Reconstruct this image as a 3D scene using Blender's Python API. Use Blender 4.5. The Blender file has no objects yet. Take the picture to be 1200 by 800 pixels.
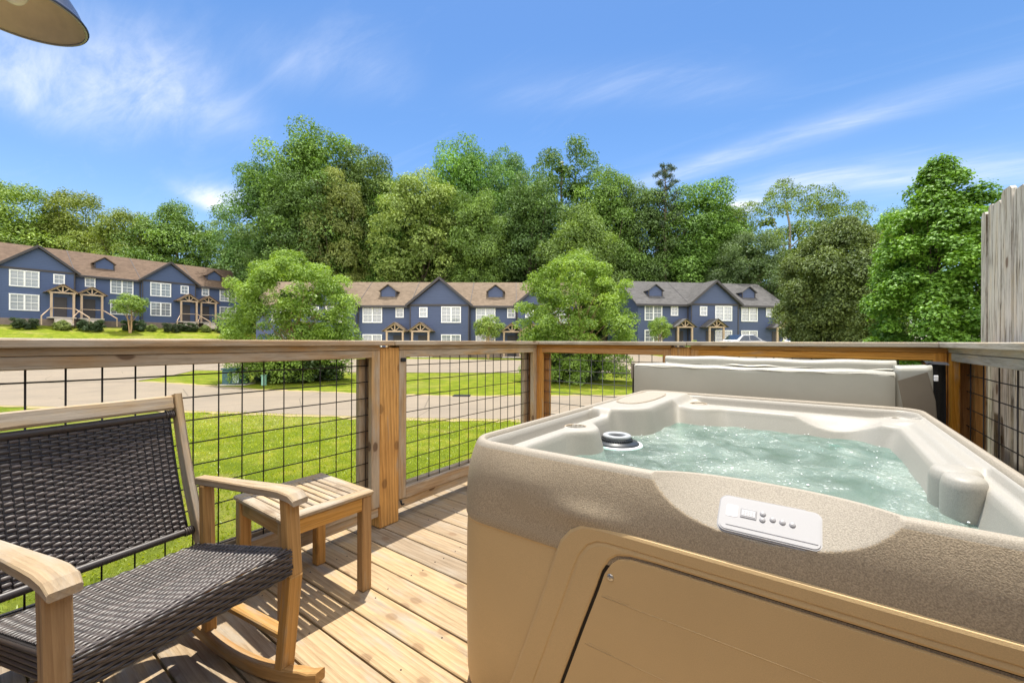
import bpy, math, random
import numpy as np
from mathutils import Matrix, Vector
R = math.radians
C = bpy.context.scene.collection
SC = bpy.context.scene

# ------------------------------------------------------------------ camera, sky, sun, exposure
YAW = math.atan(359 / 495)                       # camera looks this far to the left of +y
SN, CS = math.sin(YAW), math.cos(YAW)
CAM_H = 1.10
cam_d = bpy.data.cameras.new("camera"); cam = bpy.data.objects.new("camera", cam_d); C.objects.link(cam)
cam.location = (0, 0, CAM_H)
cam.rotation_euler = (Matrix.Rotation(YAW, 3, 'Z') @ Matrix.Rotation(R(90), 3, 'X') @ Matrix.Rotation(R(0.19), 3, 'Z')).to_euler()
cam_d.sensor_width = 36; cam_d.lens = 36 * 495 / 1200; cam_d.clip_start = 0.02; cam_d.clip_end = 4000
SC.camera = cam

SUN = Vector((-.139, .185, 1)).normalized()
w = bpy.data.worlds.new("World"); SC.world = w; w.use_nodes = True
nt = w.node_tree; N = nt.nodes; L = nt.links
bg = N['Background']; bg.inputs['Strength'].default_value = 0.15
sky = N.new('ShaderNodeTexSky'); sky.sky_type = 'NISHITA'; sky.sun_disc = False
sky.sun_elevation = math.asin(SUN.z); sky.sun_rotation = math.atan2(SUN.x, SUN.y)
sky.altitude = 300; sky.air_density = 1.0; sky.dust_density = 0.3; sky.ozone_density = 1.6
def VM(op, a, b=None):
    n = N.new('ShaderNodeVectorMath'); n.operation = op
    for i, x in enumerate((a, b)):
        if x is None: continue
        if hasattr(x, 'is_output'): L.new(x, n.inputs[i])
        else: n.inputs[i].default_value = x
    return n.outputs['Value' if op in ('DOT_PRODUCT', 'LENGTH') else 'Vector']
def FM(op, a, b=None, c=None, clamp=False):
    n = N.new('ShaderNodeMath'); n.operation = op; n.use_clamp = clamp
    for i, x in enumerate((a, b, c)):
        if x is None: continue
        if hasattr(x, 'is_output'): L.new(x, n.inputs[i])
        else: n.inputs[i].default_value = x
    return n.outputs[0]
tc = N.new('ShaderNodeTexCoord')
sep = N.new('ShaderNodeSeparateXYZ'); L.new(tc.outputs['Generated'], sep.inputs[0])
# a cloud deck overhead: directions meet a plane one unit up
zz = FM('MAXIMUM', sep.outputs[2], 0.02)
zz = FM('ADD', zz, 0.10)
cu = FM('DIVIDE', sep.outputs[0], zz); cv = FM('DIVIDE', sep.outputs[1], zz)
cmb = N.new('ShaderNodeCombineXYZ'); L.new(cu, cmb.inputs[0]); L.new(cv, cmb.inputs[1])
def camdir(px, py):
    X = (px - 600) / 495; Y = (400 - py) / 495
    d = Vector((X * CS - SN, X * SN + CS, Y)).normalized()
    z = max(d.z, .02) + .10
    return d.x / z, d.y / z
def noise(vec, scale, detail, rough, sx=1, sy=1, rot=0, dist=0.0):
    m = N.new('ShaderNodeMapping'); m.inputs['Scale'].default_value = (sx, sy, 1); m.inputs['Rotation'].default_value = (0, 0, rot)
    L.new(vec, m.inputs[0])
    n = N.new('ShaderNodeTexNoise'); n.inputs['Scale'].default_value = scale; n.inputs['Detail'].default_value = detail
    n.inputs['Roughness'].default_value = rough; n.inputs['Distortion'].default_value = dist
    L.new(m.outputs[0], n.inputs['Vector']); return n.outputs['Fac']
def streak(a, b, width, gain, soft=1.0):
    (ax, ay), (bx, by) = camdir(*a), camdir(*b)
    ln = math.hypot(bx - ax, by - ay); ux, uy = (bx - ax) / ln, (by - ay) / ln
    along = FM('SUBTRACT', VM('DOT_PRODUCT', cmb.outputs[0], (ux, uy, 0)), ax * ux + ay * uy)
    across = FM('SUBTRACT', VM('DOT_PRODUCT', cmb.outputs[0], (-uy, ux, 0)), -ax * uy + ay * ux)
    e1 = FM('POWER', 2.718, FM('MULTIPLY', FM('MULTIPLY', across, across), -1 / width ** 2))
    t = FM('DIVIDE', FM('SUBTRACT', along, ln / 2), ln / 2 * soft)
    e2 = FM('POWER', 2.718, FM('MULTIPLY', FM('POWER', FM('ABSOLUTE', t), 4), -1))
    return FM('MULTIPLY', FM('MULTIPLY', e1, e2), gain)
wisp = noise(cmb.outputs[0], 1.3, 9, .62, 1.0, 3.2, R(28), 1.2)
wisp2 = noise(cmb.outputs[0], 0.8, 7, .6, 1.0, 1.8, R(-20), .6)
gen = FM('MULTIPLY', FM('SUBTRACT', wisp, .53, None, True), .55)
gen = FM('MULTIPLY', gen, wisp2)
s = FM('ADD', streak((640, 255), (1230, 70), .09, .40), streak((-60, 100), (260, 95), .27, .62))
s = FM('ADD', s, streak((880, 217), (1260, 195), .16, .60))
s = FM('ADD', s, streak((290, 75), (480, 80), .13, .22))
s = FM('ADD', s, streak((560, 112), (900, 100), .10, .16))
s = FM('ADD', s, streak((225, 236), (300, 236), .16, 1.3))
s = FM('ADD', s, streak((845, 242), (890, 240), .10, 1.3))
fila = noise(cmb.outputs[0], 2.2, 10, .68, 1.0, 4.0, R(-10), .5)
s = FM('MULTIPLY', s, FM('MULTIPLY', FM('ADD', FM('MULTIPLY', wisp, 1.5), .05), FM('MULTIPLY', FM('SUBTRACT', fila, .16, None, True), 2.5)))
low = FM('MULTIPLY', FM('POWER', FM('SUBTRACT', 1.0, FM('MULTIPLY', sep.outputs[2], 1.6), None, True), 3.0), .26)
# bright cloud banks added to the unseen sky behind the camera as fill light
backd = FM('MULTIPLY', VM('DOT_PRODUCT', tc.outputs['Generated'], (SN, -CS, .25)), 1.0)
filln = noise(tc.outputs['Generated'], 2.6, 6, .6)
bank = FM('MULTIPLY', FM('MULTIPLY', FM('SUBTRACT', backd, .10, None, True), 2.6, None, True), FM('MULTIPLY', FM('SUBTRACT', filln, .40, None, True), 7.0, None, True))
cf = FM('MULTIPLY', FM('ADD', FM('ADD', gen, s), low), 0.85, None, True)
cf.node.use_clamp = True
hs = N.new('ShaderNodeHueSaturation'); hs.inputs['Saturation'].default_value = 1.22; hs.inputs['Value'].default_value = .49
hs.inputs['Hue'].default_value = .502; L.new(sky.outputs[0], hs.inputs['Color'])
mx = N.new('ShaderNodeMix'); mx.data_type = 'RGBA'
L.new(cf, mx.inputs['Factor']); L.new(hs.outputs[0], mx.inputs['A']); mx.inputs['B'].default_value = (2.9, 3.0, 3.25, 1)
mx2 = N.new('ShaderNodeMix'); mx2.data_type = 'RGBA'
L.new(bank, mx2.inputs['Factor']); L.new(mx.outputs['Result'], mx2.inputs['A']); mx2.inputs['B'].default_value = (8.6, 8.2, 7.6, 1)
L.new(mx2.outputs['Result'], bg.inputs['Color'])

sun_d = bpy.data.lights.new("sun", 'SUN'); sun_d.energy = 2.5; sun_d.angle = R(.53); sun_d.color = (1, .95, .86)
sun = bpy.data.objects.new("sun", sun_d); C.objects.link(sun); sun.location = (-3, 4, 30)
sun.rotation_euler = SUN.to_track_quat('Z', 'Y').to_euler()
vs = SC.view_settings; vs.view_transform = 'Standard'; vs.look = 'None'; vs.gamma = 1; vs.use_curve_mapping = False
vs.exposure = 1.42

# ------------------------------------------------------------------ materials
def newmat(name):
    m = bpy.data.materials.new(name); m.use_nodes = True
    return m, m.node_tree.nodes, m.node_tree.links, m.node_tree.nodes['Principled BSDF']
def ramp(n, pts):
    cr = n.color_ramp
    while len(cr.elements) > 1: cr.elements.remove(cr.elements[-1])
    cr.elements[0].position = pts[0][0]; cr.elements[0].color = (*pts[0][1], 1)
    for p, c in pts[1:]:
        e = cr.elements.new(p); e.color = (*c, 1)
class NG:                                         # terse node helper
    def __init__(s, m): s.t = m.node_tree; s.n = s.t.nodes; s.l = s.t.links
    def put(s, sock, v):
        if hasattr(v, 'is_output'): s.l.new(v, sock)
        elif isinstance(v, (tuple, list)) and len(v) == 3 and sock.type == 'RGBA': sock.default_value = (*v, 1)
        else: sock.default_value = v
    def math(s, op, a, b=0.0, clamp=False):
        n = s.n.new('ShaderNodeMath'); n.operation = op; n.use_clamp = clamp
        s.put(n.inputs[0], a); s.put(n.inputs[1], b); return n.outputs[0]
    def coord(s, which='Object'):
        return s.n.new('ShaderNodeTexCoord').outputs[which]
    def attr(s, name, out='Vector'):
        n = s.n.new('ShaderNodeAttribute'); n.attribute_name = name; return n.outputs[out]
    def map(s, v, scale=(1, 1, 1), loc=(0, 0, 0), rot=(0, 0, 0)):
        n = s.n.new('ShaderNodeMapping'); s.l.new(v, n.inputs[0]); n.inputs['Scale'].default_value = scale
        n.inputs['Location'].default_value = loc; n.inputs['Rotation'].default_value = rot; return n.outputs[0]
    def noise(s, v, scale, detail=4, rough=.55, dist=0.0, out='Fac'):
        n = s.n.new('ShaderNodeTexNoise'); s.l.new(v, n.inputs['Vector']); n.inputs['Scale'].default_value = scale
        n.inputs['Detail'].default_value = detail; n.inputs['Roughness'].default_value = rough; n.inputs['Distortion'].default_value = dist
        return n.outputs[out]
    def vor(s, v, scale, feat='F1', out='Distance', rnd=1.0):
        n = s.n.new('ShaderNodeTexVoronoi'); s.l.new(v, n.inputs['Vector']); n.inputs['Scale'].default_value = scale
        n.feature = feat; n.inputs['Randomness'].default_value = rnd; return n.outputs[out]
    def wave(s, v, scale, dist=0, detail=2, dscale=1, typ='BANDS', d='X', prof='SIN'):
        n = s.n.new('ShaderNodeTexWave'); s.l.new(v, n.inputs['Vector']); n.wave_type = typ; n.wave_profile = prof
        if typ == 'BANDS': n.bands_direction = d
        else: n.rings_direction = d
        n.inputs['Scale'].default_value = scale; n.inputs['Distortion'].default_value = dist
        n.inputs['Detail'].default_value = detail; n.inputs['Detail Scale'].default_value = dscale; return n.outputs['Fac']
    def ramp(s, f, pts):
        n = s.n.new('ShaderNodeValToRGB'); s.l.new(f, n.inputs[0]); ramp(n, pts); return n.outputs[0]
    def rng(s, f, a, b, c=0.0, d=1.0):
        n = s.n.new('ShaderNodeMapRange'); s.put(n.inputs[0], f); n.inputs[1].default_value = a; n.inputs[2].default_value = b
        n.inputs[3].default_value = c; n.inputs[4].default_value = d; return n.outputs[0]
    def mix(s, f, a, b, mode='MIX'):
        n = s.n.new('ShaderNodeMix'); n.data_type = 'RGBA'; n.blend_type = mode
        s.put(n.inputs['Factor'], f); s.put(n.inputs['A'], a); s.put(n.inputs['B'], b); return n.outputs['Result']
    def bump(s, h, strength=.3, dist=.01, normal=None):
        n = s.n.new('ShaderNodeBump'); s.l.new(h, n.inputs['Height']); n.inputs['Strength'].default_value = strength
        n.inputs['Distance'].default_value = dist
        if normal is not None: s.l.new(normal, n.inputs['Normal'])
        return n.outputs[0]
    def sepx(s, v):
        n = s.n.new('ShaderNodeSeparateXYZ'); s.l.new(v, n.inputs[0]); return n.outputs
def plain(name, col, rough=.5, metal=0, spec=.5, noise=0, nscale=30, bump=0, coat=0, bscale=None):
    m, n, l, b = newmat(name); g = NG(m)
    b.inputs['Roughness'].default_value = rough; b.inputs['Metallic'].default_value = metal
    b.inputs['Specular IOR Level'].default_value = spec; b.inputs['Coat Weight'].default_value = coat
    b.inputs['Base Color'].default_value = (*col, 1)
    if noise:
        f = g.noise(g.coord(), nscale, 5, .65)
        c = g.mix(f, tuple(x * (1 - noise) for x in col), tuple(min(1, x * (1 + noise)) for x in col))
        l.new(c, b.inputs['Base Color'])
    if bump:
        l.new(g.bump(g.noise(g.coord(), bscale or nscale, 3), bump, .004), b.inputs['Normal'])
    return m
def wood(name, light, dark, gray=None, grayamt=0.0, knots=.5, rough=.75, ring=1.0, dirt=0.25, knotcol=(.10, .05, .025), spec=.25, check=.5):
    """grain runs along the first component of the vertex attribute 'gr'"""
    m, n, l, b = newmat(name); g = NG(m)
    v = g.attr('gr'); rnd = g.attr('rnd', 'Fac')
    base = g.noise(g.map(v, (.9, 9, 9)), 3.0, 3, .5, 0.2)
    vw = g.n.new('ShaderNodeVectorMath'); vw.operation = 'ADD'
    nv = g.noise(g.map(v, (1.0, 6, 6)), 1.0, 2, .5, 0, 'Color')
    sc = g.n.new('ShaderNodeVectorMath'); sc.operation = 'MULTIPLY'; l.new(nv, sc.inputs[0]); sc.inputs[1].default_value = (0, .045, .045)
    l.new(v, vw.inputs[0]); l.new(sc.outputs[0], vw.inputs[1])
    rings = g.wave(g.map(vw.outputs[0], (.035, 1, 1)), 34 * ring, .8, 2, 1.2, 'BANDS', 'DIAGONAL', 'SAW')
    fine = g.noise(g.map(v, (3.4, 120, 120)), 2.4, 4, .65)
    sx_ = g.sepx(v); cx_ = n.new('ShaderNodeCombineXYZ'); l.new(g.math('MULTIPLY', sx_[0], 4.5), cx_.inputs[0]); l.new(g.math('MULTIPLY', g.math('ADD', sx_[1], sx_[2]), 7.0), cx_.inputs[1])
    jit = n.new('ShaderNodeVectorMath'); jit.operation = 'ADD'; l.new(cx_.outputs[0], jit.inputs[0]); l.new(g.map(g.noise(g.map(v, (8, 40, 40)), 1.0, 2, .5, 0, 'Color'), (.10, .10, 0)), jit.inputs[1])
    vo = n.new('ShaderNodeTexVoronoi'); vo.voronoi_dimensions = '2D'; vo.inputs['Scale'].default_value = 1.0; l.new(jit.outputs[0], vo.inputs['Vector'])
    gate = g.math('GREATER_THAN', g.sepx(vo.outputs['Color'])[0], .78)
    kn = g.math('MULTIPLY', g.rng(vo.outputs['Distance'], .10, .145, 1, 0), gate); halo = g.math('MULTIPLY', g.rng(vo.outputs['Distance'], .12, .38, .38, 0), gate)
    f = g.math('ADD', g.math('MULTIPLY', rings, .26), g.math('ADD', g.math('MULTIPLY', fine, .62), g.math('MULTIPLY', base, .22)))
    f = g.rng(f, .42, .86)
    col = g.mix(f, light, dark)
    hv = g.n.new('ShaderNodeHueSaturation'); l.new(col, hv.inputs['Color'])
    l.new(g.rng(rnd, 0, 1, .74, 1.22), hv.inputs['Value']); l.new(g.rng(rnd, 0, 1, .86, 1.12), hv.inputs['Saturation'])
    col = hv.outputs[0]
    if gray is not None:
        gn = g.noise(g.map(v, (1.2, 7, 7)), 2.2, 5, .65)
        gf = g.rng(gn, .62 - grayamt * .5, .78 - grayamt * .45)
        gcol = g.mix(fine, tuple(x * .62 for x in gray), tuple(min(1, x * 1.25) for x in gray))
        col = g.mix(gf, col, gcol)
    dn = g.rng(g.noise(g.map(v, (2.2, 26, 26)), 2.0, 5, .72), .47, .70, 0, dirt * 1.25)
    col = g.mix(dn, col, tuple(x * .35 for x in dark))
    col = g.mix(g.math('MULTIPLY', halo, knots), col, dark)
    col = g.mix(g.math('MULTIPLY', kn, knots), col, knotcol)
    ck = g.noise(g.map(v, (.9, 45, 45)), 1.7, 2, .5)
    ckf = g.rng(ck, .30, .26, 0, check)
    col = g.mix(ckf, col, tuple(x * .25 for x in dark))
    l.new(col, b.inputs['Base Color'])
    b.inputs['Roughness'].default_value = rough; b.inputs['Specular IOR Level'].default_value = spec
    h = g.math('ADD', g.math('MULTIPLY', fine, .6), g.math('MULTIPLY', rings, .4))
    h = g.math('SUBTRACT', h, ckf)
    l.new(g.bump(h, .45, .002), b.inputs['Normal'])
    return m
M = {}
M['deck'] = wood('deck_wood', (.45, .335, .205), (.27, .18, .092), (.40, .34, .26), .24, .50, .7, .8, .30, (.20, .115, .06))
M['rail_gray'] = wood('weathered_rail_wood', (.52, .345, .18), (.29, .18, .088), (.50, .41, .30), .50, .75, .8, .8, .35)
M['rail_orange'] = wood('orange_rail_wood', (.60, .315, .095), (.38, .155, .04), (.44, .35, .25), .12, .5, .7, .9, .35)
M['post'] = wood('post_wood', (.66, .385, .15), (.27, .12, .035), (.46, .37, .26), .08, .5, .7, .75, .25)
M['rail_pale'] = wood('peeling_pale_wood', (.52, .41, .27), (.30, .22, .13), (.50, .44, .35), .55, .3, .8, .8, .4)
M['fence'] = wood('old_fence_wood', (.66, .56, .42), (.30, .23, .15), (.58, .54, .48), .62, .8, .85, .8, .95)
M['fence_brown'] = wood('brown_fence_wood', (.46, .28, .14), (.26, .14, .065), (.36, .29, .22), .2, .5, .8, .8, .3)
M['teak'] = wood('teak', (.50, .29, .105), (.32, .165, .05), (.42, .33, .22), .14, .35, .6, .9, .2, spec=.35)
M['teak_gray'] = wood('weathered_teak', (.50, .36, .20), (.32, .21, .11), (.46, .385, .29), .44, .3, .7, .9, .3)
M['wire_black'] = plain('black_wire', (.032, .025, .020), .6, .2)
M['wire_pale'] = plain('galvanised_wire', (.16, .165, .16), .5, .5)
M['bracket'] = plain('black_bracket', (.012, .012, .012), .6)
M['wicker'] = plain('black_wicker', (.066, .052, .045), .42, 0, .5, .35, 60)
m_ = M['wicker']; g_ = NG(m_); b_ = m_.node_tree.nodes['Principled BSDF']; src = b_.inputs['Base Color'].links[0].from_socket
hv_ = g_.n.new('ShaderNodeHueSaturation'); g_.l.new(src, hv_.inputs['Color']); g_.l.new(g_.rng(g_.attr('rnd', 'Fac'), 0, 1, .55, 1.5), hv_.inputs['Value']); g_.l.new(hv_.outputs[0], b_.inputs['Base Color'])
M['wicker_dark'] = plain('wicker_core', (.014, .011, .011), .6)
M['steel'] = plain('screw_steel', (.55, .5, .42), .35, .9)
def speck(name, col, amt, sc, bump, rough=.55, spec=.3, mottle=.0):
    m, n, l, b = newmat(name); g = NG(m); o = g.coord()
    f = g.noise(o, sc, 2, .6); f2 = g.noise(o, 6, 4, .6)
    c = g.mix(g.rng(f, .35, .65), tuple(x * (1 - amt) for x in col), tuple(x * (1 + amt) for x in col))
    c = g.mix(g.rng(f2, .35, .7, 0, mottle), c, tuple(x * .72 for x in col))
    sm = g.rng(g.noise(g.map(o, (1.5, 1.5, 6)), 3.3, 5, .7), .60, .80, 0, mottle * .8)
    c = g.mix(sm, c, tuple(min(1, x * 1.3) for x in col))
    l.new(c, b.inputs['Base Color']); b.inputs['Roughness'].default_value = rough; b.inputs['Specular IOR Level'].default_value = spec
    l.new(g.bump(f, bump, .002), b.inputs['Normal']); return m
M['tub_rim'] = speck('speckled_beige_shell', (.39, .34, .265), .20, 420, .35, .5, .35, .12)
M['tub_inner'] = speck('sky_toned_shell', (.40, .375, .322), .10, 420, .3, .45, .4, .06)  # rim shell copy, grayed: sky reflection on the inner walls put into colour
M['tub_band'] = speck('speckled_shaded_shell', (.43, .345, .235), .26, 380, .5, .55, .3, .18)  # same shell as the rim, tone shifted for the shaded front
M['tub_skirt'] = speck('tan_skirt_shell', (.63, .44, .215), .05, 500, .25, .5, .3, .14)  # tan skirt; the deck's warm bounce light is also put into this colour
M['panel_white'] = plain('white_keypad_plastic', (.50, .487, .475), .3, 0, .5)
M['panel_gray'] = plain('keypad_gray_plastic', (.36, .35, .35), .35, 0, .5)
M['panel_screen'] = plain('keypad_display', (.62, .61, .60), .15, 0, .6)
M['dark_gap'] = plain('dark_recess', (.02, .014, .008), .8)
M['skimmer_gray'] = plain('skimmer_gray_plastic', (.40, .42, .43), .35)
M['skimmer_dark'] = plain('skimmer_dark_plastic', (.035, .04, .045), .4)
M['vinyl'] = plain('taupe_gray_vinyl', (.405, .39, .33), .42, 0, .4, .10, 5, .35, bscale=22)
M['vinyl_brown'] = plain('brown_gray_vinyl', (.20, .17, .13), .55, 0, .4, .15, 8, .2, bscale=160)
M['strap'] = plain('black_nylon', (.014, .014, .016), .75, 0, .3, .3, 30, .3, bscale=200)
M['lamp_in'] = plain('cream_enamel', (.62, .53, .36), .38, 0, .5, .22, 16)
M['lamp_out'] = plain('dark_navy_enamel', (.045, .05, .075), .28, 0, .5)
M['lamp_edge'] = plain('worn_enamel_edge', (.30, .29, .28), .4, .3)
M['bulb'] = plain('frosted_bulb', (.8, .77, .7), .25)
def siding(name, col):
    m, n, l, b = newmat(name); g = NG(m); o = g.coord('Object')
    z = g.sepx(o)[2]
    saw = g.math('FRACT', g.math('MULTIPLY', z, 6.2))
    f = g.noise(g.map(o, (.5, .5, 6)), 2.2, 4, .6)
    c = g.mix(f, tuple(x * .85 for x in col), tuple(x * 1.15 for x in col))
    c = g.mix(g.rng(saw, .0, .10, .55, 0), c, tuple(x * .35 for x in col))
    l.new(c, b.inputs['Base Color']); b.inputs['Roughness'].default_value = .6; b.inputs['Specular IOR Level'].default_value = .3
    l.new(g.bump(g.math('SUBTRACT', 1.0, saw), .5, .02), b.inputs['Normal']); return m
M['siding'] = siding('blue_lap_siding', (.070, .102, .20))
M['siding_dark'] = siding('slate_blue_siding', (.072, .096, .175))
M['siding_gray'] = siding('gray_blue_siding', (.13, .15, .205))
def shingle(name, col):
    m, n, l, b = newmat(name); g = NG(m); o = g.coord('Object')
    v = g.vor(g.map(o, (3.2, 5.5, 5.5)), 1.0, 'F1', 'Color')
    s_ = g.sepx(v)[0]; f = g.noise(o, .9, 4, .6); fine = g.noise(o, 14, 3, .7)
    c = g.mix(s_, tuple(x * .74 for x in col), tuple(x * 1.22 for x in col))
    c = g.mix(g.rng(f, .35, .7, 0, .5), c, tuple(x * .8 for x in col))
    c = g.mix(g.rng(fine, .4, .7, 0, .35), c, tuple(x * .6 for x in col))
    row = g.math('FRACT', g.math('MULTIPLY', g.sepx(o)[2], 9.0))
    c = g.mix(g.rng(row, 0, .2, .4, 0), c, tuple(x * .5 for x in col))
    l.new(c, b.inputs['Base Color']); b.inputs['Roughness'].default_value = .9; b.inputs['Specular IOR Level'].default_value = .15
    return m
M['roof_brown'] = shingle('brown_shingles', (.150, .105, .075)); M['roof_tan'] = shingle('tan_shingles', (.190, .145, .104))
M['roof_gray'] = shingle('gray_brown_shingles', (.113, .109, .107))
M['trim_dark'] = plain('dark_trim', (.05, .045, .05), .6)
M['trim_white'] = plain('white_trim', (.86, .86, .86), .45)
M['porch_wood'] = plain('porch_wood', (.50, .375, .27), .7, 0, .3, .25, 3)
M['concrete'] = plain('concrete', (.56, .50, .43), .85, 0, .2, .18, 4)
M['brick'] = plain('stone_foundation', (.23, .18, .15), .85, 0, .2, .4, 5)
def winglass(name, col):
    m, n, l, b = newmat(name); g = NG(m); o = g.coord('Object')
    z = g.sepx(o)[2]; sl = g.math('FRACT', g.math('MULTIPLY', z, 14))
    c = g.mix(g.rng(sl, .3, .7), tuple(x * .75 for x in col), col)
    oi = n.new('ShaderNodeObjectInfo'); c = g.mix(g.rng(oi.outputs['Random'], 0, 1, 0, .75), c, tuple(x * .30 for x in col))
    l.new(c, b.inputs['Base Color']); b.inputs['Roughness'].default_value = .08; b.inputs['Specular IOR Level'].default_value = .8
    b.inputs['Coat Weight'].default_value = 1; b.inputs['Coat Roughness'].default_value = .03
    return m
M['pane'] = winglass('window_with_blinds', (.34, .37, .41)); M['pane_dark'] = winglass('dark_window', (.05, .06, .075))
def leafmat(name, col, col2, trans=.22, var=.24, hue=.015, scale=.4):
    m = bpy.data.materials.new(name); m.use_nodes = True; g = NG(m); n, l = g.n, g.l
    n.remove(n['Principled BSDF'])
    gi = n.new('ShaderNodeNewGeometry'); oi = n.new('ShaderNodeObjectInfo')
    r = gi.outputs['Random Per Island']
    big = g.noise(g.coord('Object'), scale, 3, .6)
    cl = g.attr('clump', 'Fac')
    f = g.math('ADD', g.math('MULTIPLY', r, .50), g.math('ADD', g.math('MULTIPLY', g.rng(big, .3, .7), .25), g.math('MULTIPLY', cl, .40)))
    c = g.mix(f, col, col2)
    hv = n.new('ShaderNodeHueSaturation'); l.new(c, hv.inputs['Color'])
    l.new(g.rng(oi.outputs['Random'], 0, 1, .5 - hue, .5 + hue), hv.inputs['Hue'])
    l.new(g.rng(oi.outputs['Random'], 0, 1, 1 - var * .6, 1 + var * .6), hv.inputs['Value'])
    d = n.new('ShaderNodeBsdfDiffuse'); t = n.new('ShaderNodeBsdfTranslucent'); gl = n.new('ShaderNodeBsdfGlossy')
    gl.inputs['Roughness'].default_value = .5; gl.inputs['Color'].default_value = (.8, .85, .8, 1)
    l.new(hv.outputs[0], d.inputs[0])
    tcol = g.mix(1.0, hv.outputs[0], (1.25, 1.2, .55), 'MULTIPLY'); l.new(tcol, t.inputs[0])
    a = n.new('ShaderNodeMixShader'); a.inputs[0].default_value = trans; l.new(d.outputs[0], a.inputs[1]); l.new(t.outputs[0], a.inputs[2])
    b = n.new('ShaderNodeMixShader'); b.inputs[0].default_value = .05; l.new(a.outputs[0], b.inputs[1]); l.new(gl.outputs[0], b.inputs[2])
    l.new(b.outputs[0], n['Material Output'].inputs[0]); return m
M['leaf_mid'] = leafmat('mid_green_leaves', (.032, .086, .016), (.265, .420, .068))
M['leaf_dark'] = leafmat('dark_green_leaves', (.022, .062, .018), (.185, .310, .064))
M['leaf_yellow'] = leafmat('yellow_green_leaves', (.075, .135, .020), (.37, .46, .11))
M['leaf_bright'] = leafmat('bright_green_leaves', (.060, .125, .014), (.34, .44, .065))
M['leaf_myrtle'] = leafmat('myrtle_leaves', (.070, .150, .012), (.36, .52, .08), .36, 0, 0)
M['leaf_maple'] = leafmat('maple_leaves', (.040, .125, .012), (.25, .45, .055), .34, 0, 0)
M['leaf_hedge'] = leafmat('hedge_leaves', (.020, .048, .014), (.065, .105, .026))
M['leaf_olive'] = leafmat('olive_leaves', (.026, .066, .020), (.17, .27, .080))
M['leaf_round'] = leafmat('round_tree_leaves', (.028, .058, .012), (.215, .285, .065), .25, 0, 0)
M['needles'] = leafmat('pine_needles', (.030, .060, .028), (.065, .098, .042), .2)
M['bark'] = plain('bark', (.13, .105, .08), .9, 0, .2, .4, 6, .5, bscale=20)
M['bark_pale'] = plain('pale_bark', (.30, .26, .21), .9, 0, .2, .35, 5, .4, bscale=20)
M['bark_tan'] = plain('tan_bark', (.40, .27, .15), .8, 0, .2, .3, 5, .3, bscale=20)
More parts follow.
